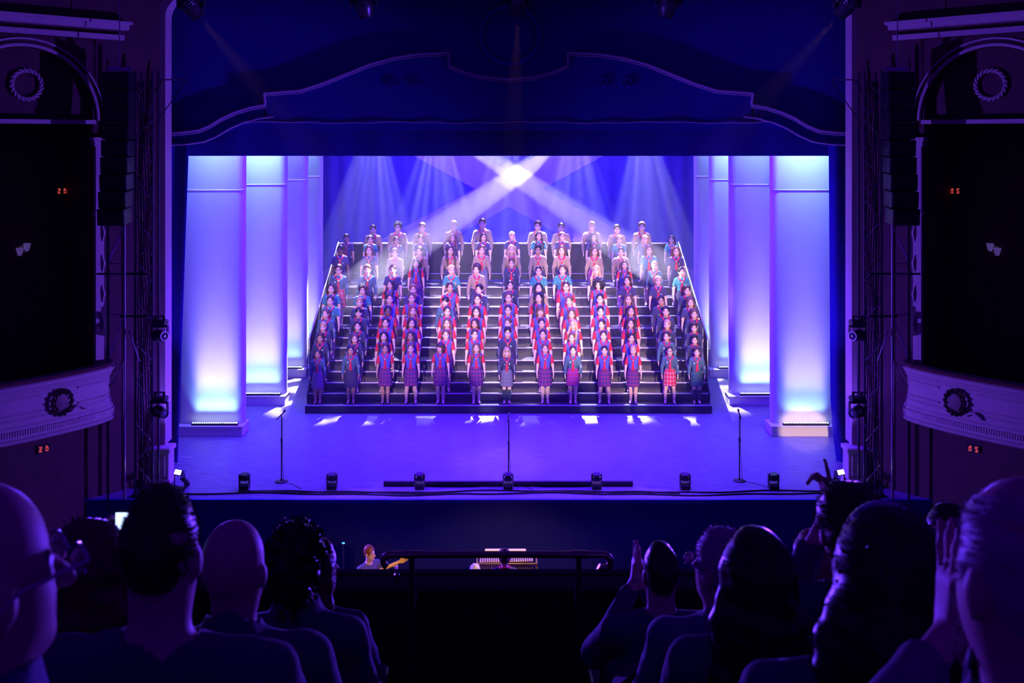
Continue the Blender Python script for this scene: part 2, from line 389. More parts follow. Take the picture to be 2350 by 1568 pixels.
# ------------------------------------------------------------------ backdrop, projected saltire light painted into its colour
bm_ = bpy.data.materials.new('cloth with painted saltire light'); bm_.use_nodes = True; nt = bm_.node_tree; N = nt.nodes; L = nt.links; bs = N['Principled BSDF']; bs.inputs['Roughness'].default_value = 0.9
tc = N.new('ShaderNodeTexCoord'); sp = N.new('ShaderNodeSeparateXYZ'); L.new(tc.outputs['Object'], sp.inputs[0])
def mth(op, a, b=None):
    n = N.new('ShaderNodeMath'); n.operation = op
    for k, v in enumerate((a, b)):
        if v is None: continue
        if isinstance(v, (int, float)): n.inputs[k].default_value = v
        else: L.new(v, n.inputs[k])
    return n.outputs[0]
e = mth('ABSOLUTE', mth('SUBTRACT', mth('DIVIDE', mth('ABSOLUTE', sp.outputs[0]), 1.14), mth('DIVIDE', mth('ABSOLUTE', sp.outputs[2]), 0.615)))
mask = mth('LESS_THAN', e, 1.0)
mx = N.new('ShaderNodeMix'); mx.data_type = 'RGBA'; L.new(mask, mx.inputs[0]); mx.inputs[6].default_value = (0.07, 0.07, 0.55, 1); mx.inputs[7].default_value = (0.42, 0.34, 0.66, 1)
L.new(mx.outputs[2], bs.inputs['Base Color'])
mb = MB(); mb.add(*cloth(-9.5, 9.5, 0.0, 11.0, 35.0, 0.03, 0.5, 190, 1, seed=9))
o = mb.build('saltire_light_backdrop', bm_, smooth=True, origin=Vector((0, 35.0, 5.30))); tag(o, 'blue backdrop cloth with a projected diagonal cross of light painted in', 'backdrop')
area('backdrop_fill_light', (0, 33.9, 9.4), (0, 35.0, 5.0), 220, (0.42, 0.30, 1.0), 8.0, 0.2, 150)  # unseen fill added so the painted cross stands out

# ------------------------------------------------------------------ fabric light columns
M_fab = mat('white stretch fabric', (0.80, 0.78, 0.82), 0.75, var=0.05, scale=3, bump=0.05, bscale=60)
M_led = mat('led strip', (0.8, 0.9, 1), 0.4, emit=(0.75, 0.86, 1.0), estr=14)
LED_E = 26
cols = [(-7.95, -6.31, 24.2, 'first pale column beside the guitarist-side floor flood', 1.0, 0.5), (-7.20, -5.92, 27.0, 'second pale column on the guitarist\'s side, behind the microphone stand', 0.95, 1.0),
        (-7.25, -5.97, 30.1, 'third pale column on the guitarist\'s side, narrow and violet', 0.6, 0.2), (-7.25, -6.00, 32.7, 'rearmost pale column on the guitarist\'s side, beside the stair rail', 0.8, 0.3),
        (6.28, 7.95, 24.2, 'wide front column on the peach base opposite the guitarist', 0.6, 1.0), (5.89, 7.20, 27.0, 'second column from the peach base, brightest halfway up', 1.15, 0.4),
        (5.97, 7.25, 30.1, 'third column from the peach base, bright at its top', 0.5, 1.0), (5.99, 7.25, 32.7, 'rearmost column opposite the guitarist, beside the stair rail', 0.9, 0.3)]
def rrect(x0, x1, y0, y1, r, n=6):
    pts = []
    for cx_, cy_, a0 in ((x0 + r, y0 + r, PI), (x1 - r, y0 + r, 1.5 * PI), (x1 - r, y1 - r, 0), (x0 + r, y1 - r, PI / 2)):
        for i in range(n + 1): a = a0 + PI / 2 * i / n; pts.append((cx_ + r * math.cos(a), cy_ + r * math.sin(a)))
    return pts
def extr(mb, poly, z0, z1, grow=0.0):
    k = len(poly); cx_ = sum(p[0] for p in poly) / k; cy_ = sum(p[1] for p in poly) / k
    pp = [(cx_ + (x - cx_) * (1 + grow), cy_ + (y - cy_) * (1 + grow)) for x, y in poly]
    mb.add([(x, y, z0) for x, y in pp] + [(x, y, z1) for x, y in pp], [tuple(reversed(range(k))), tuple(range(k, 2 * k))] + [(i, (i + 1) % k, k + (i + 1) % k, k + i) for i in range(k)]); return mb
for ci, (xa, xb_, yy, lab, el, et) in enumerate(cols):
    cxm = (xa + xb_) / 2; root = empty('light_column', (cxm, yy, 0)); tag(root, lab, 'column', 'fabric columns at the stage sides')
    wb(MB().span((xa - 0.06, yy, 0.0), (xb_ + 0.02, yy + 0.62, 0.235), bev=0.008), 'base', M_white, root)
    wb(MB().span((xa - 0.075, yy - 0.015, 0.215), (xb_ + 0.035, yy + 0.635, 0.245), bev=0.006), 'base_cap', M_white, root)
    poly = rrect(xa, xb_, yy + 0.22, yy + 0.58, 0.17)
    wb(extr(MB(), poly, 0.245, 5.82), 'cloth_panel', M_fab, root, smooth=True)
    wb(extr(MB(), poly, 5.83, 8.0, 0.006), 'top_wrap', M_fab, root, smooth=True)
    seam = MB(); pf = [p for p in poly if p[1] < yy + 0.42]; pf.sort(); seam.tube([(x, y - 0.006, 5.825 - 0.01 * math.sin((x - xa) / (xb_ - xa) * PI)) for x, y in pf], 0.011, 6)
    wb(seam, 'seam', M_white, root, smooth=True)
    ba, bb_ = (xb_ - 1.21, xb_ - 0.10) if xa < 0 else (xa + 0.22, xa + 1.33)
    bar = wb(MB().span((ba, yy + 0.05, 0.246), (bb_, yy + 0.12, 0.30), bev=0.01), 'led_bar', M_blackm, root); cxm = (ba + bb_) / 2
    dots = MB(); nd = 20
    for i in range(nd):
        x = ba + 0.04 + (bb_ - ba - 0.08) * i / (nd - 1); dots.lathe([(0.016, 0), (0.018, 0.008), (0.006, 0.014)], (x, yy + 0.072, 0.30), 8)
    wb(dots, 'led_lens_row', M_led, root, bar)['kind'] = 'stuff'
    area('column_led_light', (cxm, yy + 0.075, 0.33), (cxm, yy + 0.30, 2.3), LED_E * 0.55 * el, ICE, 0.95, 0.05, 60)
    area('column_led_light', (cxm, yy + 0.07, 0.33), (cxm, yy + 0.27, 6.0), LED_E * 1.6 * (0.4 + 0.6 * el), (0.22, 0.165, 1.0), 0.95, 0.05, 22)
    area('column_top_light', (cxm, yy - 0.35, 7.9), (cxm, yy + 0.22, 5.9), LED_E * 2.6 * et, ICE, 0.9, 0.08, 100)

# ------------------------------------------------------------------ choir stairs
RISE = 0.22
NOSE = [26.2, 26.53, 26.79, 27.09, 27.43, 28.0, 28.28, 28.55, 29.2, 29.45, 29.72, 30.29]
REAR = 31.62; XS = 5.18
st = empty('choir_stairs', (0, 26.2, 0)); tag(st, 'wide black choir staircase of twelve decks with pale nosings', 'stairs')
for i, yn in enumerate(NOSE):
    z = RISE * (i + 1); y2 = NOSE[i + 1] if i < 11 else REAR
    xw = XS if i else XS + 0.03
    stp = wb(MB().span((-xw, yn, 0.0), (xw, y2, z), bev=0.006), 'step', M_deck, st)
    wb(MB().span((-xw, yn - 0.006, z - 0.022), (xw, yn + 0.018, z + 0.004)), 'nosing', mat('pale nosing strip', (0.62, 0.58, 0.66), 0.5), st, stp)
    for xj in (-3.45, -1.7, 0.0, 2.56, 3.9):
        wb(MB().span((xj - 0.004, yn - 0.003, z - 0.2), (xj + 0.004, yn + 0.002, z - 0.025)), 'joint_strip', M_blackm, st, stp)
for s in (-1, 1):
    x = s * 5.25; a0, a1 = (27.0, 0.66), (REAR, 2.64)
    pan = MB(); x0, x1 = x - 0.015, x + 0.015
    yz = [(27.0, 0.66), (REAR, 2.64), (REAR, 3.79), (27.0, 1.76)]
    pan.add([(x0, y, z) for y, z in yz] + [(x1, y, z) for y, z in yz], [(0, 1, 2, 3), (7, 6, 5, 4), (0, 4, 5, 1), (1, 5, 6, 2), (2, 6, 7, 3), (3, 7, 4, 0)])
    wb(pan, 'side_screen', M_black, st)
    wb(MB().tube([(x, 27.0, 0.7), (x, 27.0, 1.72), (x, 27.06, 1.80), (x, REAR, 3.83)], 0.024, 10), 'handrail', M_alu, st, smooth=True)
    wb(MB().tube([(x - s * 0.05, 27.4, 1.48), (x - s * 0.05, REAR, 3.32)], 0.018, 8), 'mid_rail', M_alu, st, smooth=True)
    for k in range(4):
        y = 27.9 + k * 1.2; zt = 1.80 + (y - 27.06) * (3.83 - 1.80) / (REAR - 27.06)
        wb(MB().tube([(x - s * 0.05, y, zt - 1.15), (x - s * 0.05, y, zt - 0.02)], 0.02, 8), 'post', M_alu, st, smooth=True)
    # black side cladding of the stair frame
    cl = MB(); yz = [(26.53, 0.0), (31.6, 0.0), (31.6, 2.6), (30.3, 2.6), (27.1, 0.85), (26.53, 0.42)]; xx0, xx1 = s * 5.185, s * 5.225; k = len(yz)
    cl.add([(xx0, y, z) for y, z in yz] + [(xx1, y, z) for y, z in yz], [tuple(range(k)), tuple(reversed(range(k, 2 * k)))] + [(i, (i + 1) % k, k + (i + 1) % k, k + i) for i in range(k)])
    wb(cl, 'side_cladding', M_black, st)
mb = MB(); mb.add(*cloth(-5.22, 5.22, 2.66, 3.76, REAR + 0.05, 0.018, 0.33, 150, 1, seed=4)); wb(mb, 'rear_screen', M_black, st, smooth=True)
wb(MB().tube([(-5.25, REAR + 0.03, 3.79), (5.25, REAR + 0.03, 3.79)], 0.022, 10), 'rear_rail', M_alu, st, smooth=True)
wb(MB().tube([(-5.25, REAR + 0.0, 2.86), (5.25, REAR + 0.0, 2.86)], 0.012, 8), 'rear_kick_rail', M_alu, st, smooth=True)

# ------------------------------------------------------------------ side boxes (mirror pair)
def sidewall(s):
    who = 'guitarist\'s side' if s < 0 else 'side opposite the guitarist'
    O = Vector((s * 7.78, 20.5, 0)); U = Vector((s * 0.69, -0.724, 0)).normalized(); Nn = Vector((-s * 0.724, -0.69, 0)).normalized()
    def W(u, n, z): return O + U * u + Nn * n + Vector((0, 0, z))
    def hit(px, py, n=0.0):
        k = (px - CX) / F_PX; Lx = Vector((-7.78, 20.5, 0)) + Vector((0.724, -0.69, 0)).normalized() * n; nn = Vector((0.724, -0.69, 0)).normalized()
        Y = nn.dot(Lx) / (nn.x * k + nn.y); p = Vector((k * Y, Y, HC - (py - HY) * Y / F_PX)); r = p - Vector((-7.78, 20.5, 0)); ul = Vector((-0.69, -0.724, 0)).normalized()
        return r.dot(ul), p.z
    def slab(mb, u0, u1, n0, n1_, z0, z1):
        vs = [W(u, n, z) for z in (z0, z1) for u, n in ((u0, n0), (u1, n0), (u1, n1_), (u0, n1_))]
        mb.add(vs, [(0, 1, 2, 3), (4, 5, 6, 7), (0, 1, 5, 4), (1, 2, 6, 5), (2, 3, 7, 6), (3, 0, 4, 7)]); return mb
    nm = 'wall_left' if s < 0 else 'wall_right'
    root = empty(nm, W(1.8, -0.3, -1.45)); struct(root); tag(root, 'splayed box wall with lunette arch, ' + who, 'wall')
    mb = MB(); slab(mb, -1.0, 0.55, -0.35, 0, -1.45, 12); slab(mb, 0.55, 5.0, -0.35, 0, -1.45, 1.7); slab(mb, 3.2, 5.0, -0.35, 0, 1.7, 12); slab(mb, 0.55, 3.2, -0.35, 0, 9.0, 12); slab(mb, 0.55, 3.2, -0.35, -0.18, 7.38, 9.0)
    wb(mb, 'wall_shell', M_wall, root)
    mb = MB(); slab(mb, 0.4, 3.4, -1.5, -1.4, 1.4, 7.6); slab(mb, 0.4, 3.4, -1.5, -0.3, 1.4, 1.6); slab(mb, 0.4, 3.4, -1.5, -0.3, 7.4, 7.6); slab(mb, 0.4, 0.5, -1.5, -0.3, 1.4, 7.6); slab(mb, 3.3, 3.4, -1.5, -0.3, 1.4, 7.6)
    wb(mb, 'box_interior', M_wall, root)
    # spandrels around the lunette, arch moulding, transom, pilaster, cornice
    uc, zc, R = 1.86, 7.41, 1.38; mb = MB(); n = 20; vs = []; fs = []
    for i in range(n + 1):
        a = PI * i / n; vs += [W(uc + R * math.cos(a), 0.0, zc + R * math.sin(a)), W(uc + R * math.cos(a), 0.0, 9.02), W(uc + R * math.cos(a), -0.2, zc + R * math.sin(a))]
    for i in range(n): fs += [(3 * i, 3 * i + 1, 3 * i + 4, 3 * i + 3), (3 * i, 3 * i + 3, 3 * i + 5, 3 * i + 2)]
    mb.add(vs, fs); wb(mb, 'spandrel', M_wall, root)
    for rr, rad in ((R + 0.03, 0.035), (R + 0.15, 0.022)):
        wb(MB().tube([W(uc + rr * math.cos(a), 0.02, zc + rr * math.sin(a)) for a in np.linspace(0, PI, 29)], rad, 8), 'arch_moulding', M_plast, root, smooth=True)
    u0, z0 = hit(60, 195, -0.16); ring = MB()
    for i in range(20):
        a = 2 * PI * i / 20; c = W(u0 + 0.27 * math.cos(a), -0.13, z0 + 0.27 * math.sin(a)); ring.tube([c + (U * math.cos(a + 2.2) + Vector((0, 0, math.sin(a + 2.2)))) * t for t in (-0.07, 0, 0.07)], [0.012, 0.035, 0.008], 6)
    wb(ring, 'wreath', M_plast, root, smooth=True)
    wb(slab(MB(), 0.5, 3.25, -0.3, 0.03, 7.34, 7.42), 'transom', M_plast, root)
    wb(slab(MB(), 0.28, 0.53, 0.0, 0.09, 2.6, 6.9), 'pilaster_shaft', M_plast, root)
    cap = MB(); slab(cap, 0.24, 0.57, 0, 0.13, 6.9, 7.0); slab(cap, 0.20, 0.61, 0, 0.17, 7.0, 7.08); slab(cap, 0.26, 0.55, 0, 0.12, 5.55, 5.62); wb(cap, 'pilaster_capital', M_plast, root)
    for zz in (3.4, 4.0, 4.6, 5.2, 5.9, 6.4):
        q = MB(); q.tube([W(0.40, 0.10, zz - 0.16), W(0.38, 0.11, zz), W(0.41, 0.10, zz + 0.16)], [0.01, 0.035, 0.01], 6); wb(q, 'pilaster_ornament', M_plast, root, smooth=True)
    cor = MB(); slab(cor, -0.05, 5.0, 0, 0.10, 9.02, 9.12); slab(cor, -0.10, 5.0, 0, 0.20, 9.22, 9.32); slab(cor, -0.14, 5.0, 0, 0.27, 9.32, 9.38); slab(cor, -0.1, 5.0, 0, 0.16, 10.0, 10.2)
    wb(cor, 'cornice', M_plast, root)
    # the bow-fronted box parapet: a thing of its own
    path = [(0.30, -0.05), (0.30, 0.10), (0.32, 0.24), (0.40, 0.36), (0.56, 0.45), (0.80, 0.52), (1.1, 0.58), (1.45, 0.63), (1.8, 0.66), (2.2, 0.68), (2.6, 0.67), (3.0, 0.63), (3.4, 0.56), (3.8, 0.46)]
    pv = []
    for i, (u, n_) in enumerate(path):
        a = path[max(i - 1, 0)]; b = path[min(i + 1, len(path) - 1)]; t = Vector((b[0] - a[0], b[1] - a[1])).normalized(); nn = Vector((-t.y, t.x))
        d = U * nn.x + Nn * nn.y; pv.append((W(u, n_, 0), d))
    box = empty('box_parapet', W(1.6, 0.3, 1.55)); tag(box, 'bow-fronted cream box front with a wreath ornament, ' + who, 'balcony', 'theatre boxes')
    prof = [(-0.12, 2.63), (0.05, 2.63), (0.09, 2.60), (0.09, 2.56), (0.05, 2.52), (0.03, 2.45), (0.0, 2.42), (0.0, 2.02), (0.03, 1.98), (0.03, 1.90), (0.06, 1.86), (0.06, 1.67), (0.10, 1.64), (0.09, 1.60), (0.0, 1.55), (-0.12, 1.55)]
    wb(MB().sweep(pv, prof), 'front_panel', M_plast, box, smooth=30)
    for zz, i0, i1 in ((2.37, 3, 7), (2.08, 3, 7), (2.37, 8, 12), (2.08, 8, 12)):
        wb(MB().tube([p + d * 0.012 + Vector((0, 0, zz)) for p, d in pv[i0:i1]], 0.018, 6), 'panel_moulding', M_plast, box, smooth=True)
    dn = MB(); fine = smoothpath([p for p, d in pv[2:]], 9); dl = smoothpath([d for p, d in pv[2:]], 9)
    for p, d in zip(fine, dl):
        t = Vector((-d.y, d.x, 0)).normalized(); c = p + d * 0.075 + Vector((0, 0, 1.765)); vs = [c + t * a + d * b + Vector((0, 0, zz)) for zz in (-0.05, 0.05) for a, b in ((-0.014, -0.02), (0.014, -0.02), (0.014, 0.02), (-0.014, 0.02))]
        dn.add(vs, [(0, 1, 2, 3), (4, 5, 6, 7), (0, 1, 5, 4), (1, 2, 6, 5), (2, 3, 7, 6), (3, 0, 4, 7)])
    wb(dn, 'dentil_course', M_plast, box)['kind'] = 'stuff'
    p, d = pv[7]; t = Vector((-d.y, d.x, 0)).normalized(); cc = p + d * 0.04 + Vector((0, 0, 2.17))
    ov = MB().lathe([(0.13, 0), (0.12, 0.025), (0.05, 0.03)], (0, 0, 0), 16, sy=1.25)
    Mx = Matrix((t, Vector((0, 0, 1)), d)).transposed(); ov.v = [cc + Mx @ v for v in ov.v]
    M_brz = mat('dark bronze', (0.14, 0.09, 0.08), 0.5, metal=0.3, var=0.3)
    wb(ov, 'cartouche', M_brz, box, smooth=True)
    for i in range(14):
        a = 2 * PI * i / 14; c = cc + t * 0.19 * math.cos(a) + Vector((0, 0, 0.22 * math.sin(a))); dirv = t * math.cos(a + 1.2) + Vector((0, 0, math.sin(a + 1.2)))
        wb(MB().tube([c - dirv * 0.07 + d * 0.0, c + d * 0.05, c + dirv * 0.07], [0.015, 0.045, 0.008], 6), 'wreath_leaf', M_brz, box, smooth=True)
    sq = MB().tube([cc + t * x + Vector((0, 0, -0.19 - 0.05 * math.sin(x * 14))) + d * 0.01 for x in np.linspace(0.2, 0.5, 10)], 0.025, 6); wb(sq, 'scroll', M_plast, box, smooth=True)
    rl = MB().sweep([(p + Vector((0, 0, 0)), d) for p, d in pv], [(-0.14, 2.63), (0.07, 2.63), (0.07, 2.69), (-0.14, 2.69)]); wb(rl, 'velvet_ledge', mat('dark red velvet', (0.12, 0.012, 0.03), 0.9, sheen=0.4), box)
    # red illuminated notices
    M_red = mat('red lit panel', (0.6, 0.05, 0.05), 0.5, emit=(1.0, 0.10, 0.10), estr=0.55)
    for (px, py, n_, lb) in ((142, 438, -1.36, 'inside the box'), (100, 1030, 0.02, 'below the box front')):
        u, z = hit(px, py, n_); r2 = empty('lit_notice', W(u, n_, z)); tag(r2, f'small pair of red lit wall panels {lb}, ' + who, 'sign', 'red lit notices')
        wb(slab(MB(), u - 0.12, u + 0.12, n_ - 0.03, n_ + 0.01, z - 0.075, z + 0.075), 'housing', M_blackm, r2)
        for k in (-1, 1):
            q = MB()
            for r in range(4):
                for cidx in range(3):
                    if (r * 3 + cidx + (k > 0)) % 5 == 4: continue
                    slab(q, u + k * 0.06 - 0.028 + cidx * 0.020, u + k * 0.06 - 0.012 + cidx * 0.020, n_ + 0.01, n_ + 0.016, z - 0.055 + r * 0.028, z - 0.034 + r * 0.028)
            wb(q, 'lit_panel', M_red, r2)
    u, z = hit(50, 575, -1.36); sc_ = empty('wall_sconce', W(u, -1.36, z)); tag(sc_, 'dim twin-shade wall sconce in the box, ' + who, 'lamp', 'box sconces')
    wb(slab(MB(), u - 0.05, u + 0.05, -1.4, -1.36, z - 0.12, z + 0.1), 'backplate', M_gilt, sc_)
    M_sh = mat('frosted shade', (0.6, 0.55, 0.7), 0.5, emit=(0.32, 0.2, 0.9), estr=0.16)
    for du, dz in ((-0.07, 0.06), (0.07, -0.02)):
        q = MB().tube([W(u, -1.35, z - 0.05), W(u + du, -1.28, z + dz - 0.08)], 0.012, 6); arm = wb(q, 'arm', M_gilt, sc_)
        wb(MB().lathe([(0.035, -0.07), (0.055, 0.0), (0.075, 0.08), (0.07, 0.08), (0.03, -0.06)], W(u + du, -1.28, z + dz), 12), 'shade', M_sh, sc_, arm, smooth=True)
sidewall(-1); sidewall(1)
# ------------------------------------------------------------------ lanterns, towers, speakers
M_lens = mat('lantern lens', (0.25, 0.25, 0.35), 0.08, metal=0.6)
M_shell = mat('lantern shell', (0.10, 0.10, 0.13), 0.30, metal=0.55)
def mover(loc, direction, label, group, sz=1.0, hang=True, name='moving_head_lantern'):
    """base box, U yoke, tapering head with a lens; direction = where the head points"""
    root = empty(name, loc); tag(root, label, 'stage light', group); d = Vector(direction).normalized(); up = 1 if hang else -1
    B = MB().box((0, 0, up * 0.30 * sz), (0.34 * sz, 0.26 * sz, 0.12 * sz), bev=0.02)
    b = B.build('base', M_shell, root, smooth=30, origin=Vector((0, 0, 0)))
    if hang:
        MB().box((-0.1 * sz, 0, 0.40 * sz), (0.04, 0.05, 0.1), bev=0.006).box((0.1 * sz, 0, 0.40 * sz), (0.04, 0.05, 0.1), bev=0.006).build('clamp', M_blackm, b, origin=Vector((0, 0, 0)))
    else:
        MB().box((0, 0, -0.365 * sz), (0.30 * sz, 0.22 * sz, 0.02), bev=0.004).build('foot_plate', M_blackm, b, origin=Vector((0, 0, 0)))
    Y = MB().box((0, 0, up * 0.22 * sz), (0.40 * sz, 0.10 * sz, 0.05 * sz), bev=0.012)
    for s in (-1, 1): Y.box((s * 0.18 * sz, 0, up * 0.09 * sz), (0.04 * sz, 0.11 * sz, 0.28 * sz), bev=0.014)
    Y.build('yoke', M_shell, root, smooth=30, origin=Vector((0, 0, 0)))
    q = d.to_track_quat('Z', 'X').to_matrix()
    H = MB().lathe([(0.07 * sz, -0.17 * sz), (0.12 * sz, -0.13 * sz), (0.14 * sz, -0.02 * sz), (0.135 * sz, 0.06 * sz), (0.105 * sz, 0.16 * sz), (0.11 * sz, 0.20 * sz), (0.09 * sz, 0.20 * sz), (0.088 * sz, 0.17 * sz)], (0, 0, 0), 18, q)
    for k in range(3): H.lathe([(0.142 * sz, -0.10 * sz + k * 0.035 * sz), (0.146 * sz, -0.092 * sz + k * 0.035 * sz), (0.142 * sz, -0.084 * sz + k * 0.035 * sz)], (0, 0, 0), 18, q)
    h = H.build('head', M_shell, root, smooth=30, origin=Vector((0, 0, 0)))
    MB().lathe([(0.088 * sz, 0.172 * sz), (0.07 * sz, 0.188 * sz), (0.02 * sz, 0.193 * sz)], (0, 0, 0), 18, q).build('lens', M_lens, h, smooth=True, origin=Vector((0, 0, 0)))
    return root
names = ['at the guitarist-side end of the front bar', 'second along the front bar from the guitarist-side end', 'in the middle of the front bar', 'second along the front bar from the end opposite the guitarist', 'at the front-bar end opposite the guitarist']
tg = [(-4.0, 22.5, 5.8), (-2.2, 23.0, 5.4), (0.1, 22.5, 5), (2.4, 22.5, 5.4), (4.4, 22.5, 5.8)]
zbar = 0
for i, p in enumerate(FOH):
    d = Vector(tg[i]) - p; d.normalize(); c = p - d * 0.31 + Vector((0, 0, 0)); zbar = c.z + 0.46
    mover(c, d, 'moving-head lantern hanging ' + names[i], 'front bar lanterns', 1.4)
bar = empty('lighting_bar', (0, FOH[0].y - 0.2, FOH[0].z + 0.5)); tag(bar, 'long truss bar over the front of the stage, carrying lanterns', 'truss')
bl = MB(); yb = FOH[0].y - 0.2; z0 = FOH[0].z + 0.92
for dy, dz in ((-0.14, 0), (0.14, 0), (-0.14, 0.28), (0.14, 0.28)): wb(MB().tube([(-8, yb + dy, z0 + dz), (8, yb + dy, z0 + dz)], 0.025, 8), 'chord', M_alu, bar, smooth=True)
for k in range(32):
    x = -8 + k * 0.5; bl.tube([(x, yb - 0.14, z0), (x + 0.25, yb - 0.14, z0 + 0.28), (x + 0.5, yb - 0.14, z0)], 0.012, 6)
wb(bl, 'lacing', M_alu, bar)['kind'] = 'stuff'
wb(MB().tube([(-6.5, yb, z0 + 0.25), (-6.5, yb, 14)], 0.006, 6).tube([(6.5, yb, z0 + 0.25), (6.5, yb, 14)], 0.006, 6), 'hoist_wire', M_alu, bar)

def tower(s):
    who = 'on the guitarist\'s side' if s < 0 else 'opposite the guitarist'
    y0 = 20.36; xi, xo = s * 7.02, s * 7.36; t = empty('truss_tower', (s * 7.19, y0, 0)); tag(t, 'tall black truss tower before the proscenium ' + who, 'truss', 'truss towers')
    for x, y in ((xi, y0 - 0.17), (xo, y0 - 0.17), (xi, y0 + 0.17), (xo, y0 + 0.17)):
        wb(MB().tube([(x, y, 0.03), (x, y, 8.4)], 0.026, 8), 'chord', M_shell, t, smooth=True)
    wb(MB().span((s * 6.95, y0 - 0.25, 0), (s * 7.43, y0 + 0.25, 0.03)), 'base_plate', M_blackm, t)
    k = 0; z = 0.25
    while z < 8.2:
        a, b = (xi, xo) if k % 2 == 0 else (xo, xi); br = wb(MB().tube([(a, y0 - 0.17, z), (b, y0 - 0.17, z + 0.4)], 0.012, 6), 'brace', M_alu, t); z += 0.4; k += 1
    cb = MB(); rnd = random.Random(5 + s)
    for j in range(7):
        xx = s * (7.06 + 0.045 * j); cb.tube([(xx + 0.015 * math.sin(z * 3 + j), y0 - 0.06 - 0.01 * rnd.random(), z) for z in np.linspace(0.1, 8.2, 40)], 0.012, 6)
    wb(cb, 'cable_loom', mat('glossy cable jacket', (0.03, 0.03, 0.05), 0.2), t)['kind'] = 'stuff'
    tie = MB()
    for j in range(26): tie.box((s * 7.03, y0 - 0.19, 1.4 + j * 0.26), (0.02, 0.012, 0.07), rot('Y', 0.3 * (j % 3 - 1)))
    wb(tie, 'cable_tie_row', M_white, t)['kind'] = 'stuff'
    for zz, up in ((3.18, 'upper'), (1.68, 'lower')):
        mover(Vector((s * 6.86, y0 - 0.22, zz)), (-s * 0.75, -0.6, 0.05 if zz > 3 else -0.1), f'{up} moving-head lantern clamped to the truss tower {who}', 'tower lanterns', 0.85)
    wb(MB().tube([(s * 7.05, y0 - 0.22, 3.56), (s * 6.75, y0 - 0.22, 3.56)], 0.02, 8).tube([(s * 7.05, y0 - 0.22, 2.06), (s * 6.75, y0 - 0.22, 2.06)], 0.02, 8), 'outrigger', M_alu, t, smooth=True)
    # bracket arm near the head of the arch
    q = empty('bracket_arm', (s * 7.1, 20.9, 8.2)); tag(q, 'thin angled bracket arm fixed high on the pale arch edge, ' + who, 'bracket', 'arch brackets')
    a = P(430 if s < 0 else 1904, 183, 20.9); zt = a.z
    wb(MB().tube([(s * 7.3, 20.9, zt), (a.x, 20.9, zt)], 0.016, 8), 'arm', M_alu, q, smooth=True)
    wb(MB().tube([(a.x + s * 0.04, 20.9, zt - 0.02), (s * 6.92, 20.9, zt - 0.5), (s * 7.25, 20.9, zt - 0.95)], 0.010, 6), 'stay', M_blackm, q)
    wb(MB().tube([(s * 7.08, 20.9, zt - 0.02), (s * 7.28, 20.9, zt - 0.35)], 0.014, 6), 'strut', M_blackm, q)
    # line array
    la = empty('line_array', (s * 7.52, 19.8, 5.4)); tag(la, 'hanging black line-array of speaker cabinets ' + who, 'speaker', 'line arrays')
    for j in range(9):
        z = 8.18 - j * 0.325; tl = 0.012 * j; M_ = rot('X', tl)
        c = wb(MB().box((s * 7.52, 19.8 - 0.004 * j * j, z), (0.52, 0.40, 0.31), M_, bev=0.012), 'cabinet', M_blackm, la)
        gm = MB().box((s * 7.52, 19.8 - 0.004 * j * j - 0.205, z), (0.46, 0.012, 0.25), M_, bev=0.004); wb(gm, 'grille', mat('speaker grille', (0.03, 0.03, 0.035), 0.5, bump=0.5, bscale=300), la, c)
    wb(MB().span((s * 7.30, 19.75, 8.36), (s * 7.74, 19.85, 8.44)).tube([(s * 7.52, 19.8, 8.4), (s * 7.52, 19.8, 13.5)], 0.012, 6), 'flying_frame', M_alu, la)
    # scaffold ladder below it
    sf = empty('scaffold_frame', (s * 7.55, 19.95, 0)); tag(sf, 'slim metal scaffold frame with diagonal braces below the speakers ' + who, 'scaffold', 'scaffold frames')
    for xx in (7.50, 7.82):
        wb(MB().tube([(s * xx, 20.0, -0.2 if xx > 7.6 else 0.0), (s * xx, 20.0, 5.36)], 0.024, 8), 'pole', M_shell if xx > 7.6 else M_alu, sf, smooth=True)
    for z1, z2 in ((5.3, 4.7), (3.55, 2.8), (2.75, 2.2)):
        wb(MB().tube([(s * 7.52, 20.0, z1), (s * 7.80, 20.0, z2)], 0.016, 6), 'diagonal', M_alu, sf)
    for z1 in (4.62, 4.4, 3.62, 2.62):
        wb(MB().tube([(s * 7.50, 20.0, z1), (s * 7.82, 20.0, z1)], 0.014, 6), 'rung', M_alu, sf)
    wb(MB().tube([(s * 7.05, 20.02, 4.41), (s * 8.05, 20.02, 4.41)], 0.020, 8), 'cross_bar', M_blackm, sf, smooth=True)
    wb(MB().tube([(s * 7.05, 20.02, 3.58), (s * 7.6, 20.02, 3.58)], 0.020, 8), 'cross_bar', M_blackm, sf, smooth=True)
    wb(MB().tube([(s * 7.42, 20.02, 3.3), (s * 7.22, 20.02, 2.7)], 0.016, 6), 'diagonal', M_alu, sf)
    # bright floor flood at the corner of the stage
    p = P(412 if s < 0 else 1926, 1083, 20.6); fl = empty('floor_flood', (p.x, 20.6, 0)); tag(fl, 'small bright floor flood at the stage corner ' + who, 'stage light', 'corner floods')
    wb(MB().span((p.x - 0.12, 20.5, 0), (p.x + 0.12, 20.72, 0.02)), 'foot_plate', M_blackm, fl)
    for sx in (-0.1, 0.1): wb(MB().tube([(p.x + sx, 20.6, 0.02), (p.x + sx, 20.6, 0.30)], 0.012, 6), 'yoke_arm', M_blackm, fl)
    M2 = rot('Z', s * 0.45) @ rot('X', math.radians(62)); hb = MB().box((p.x, 20.6, 0.33), (0.19, 0.12, 0.10), M2, bev=0.015); hd = wb(hb, 'head', M_shell, fl)
    M_bright = mat('flood face', (0.9, 0.9, 1), 0.4, emit=(0.85, 0.82, 1.0), estr=9)
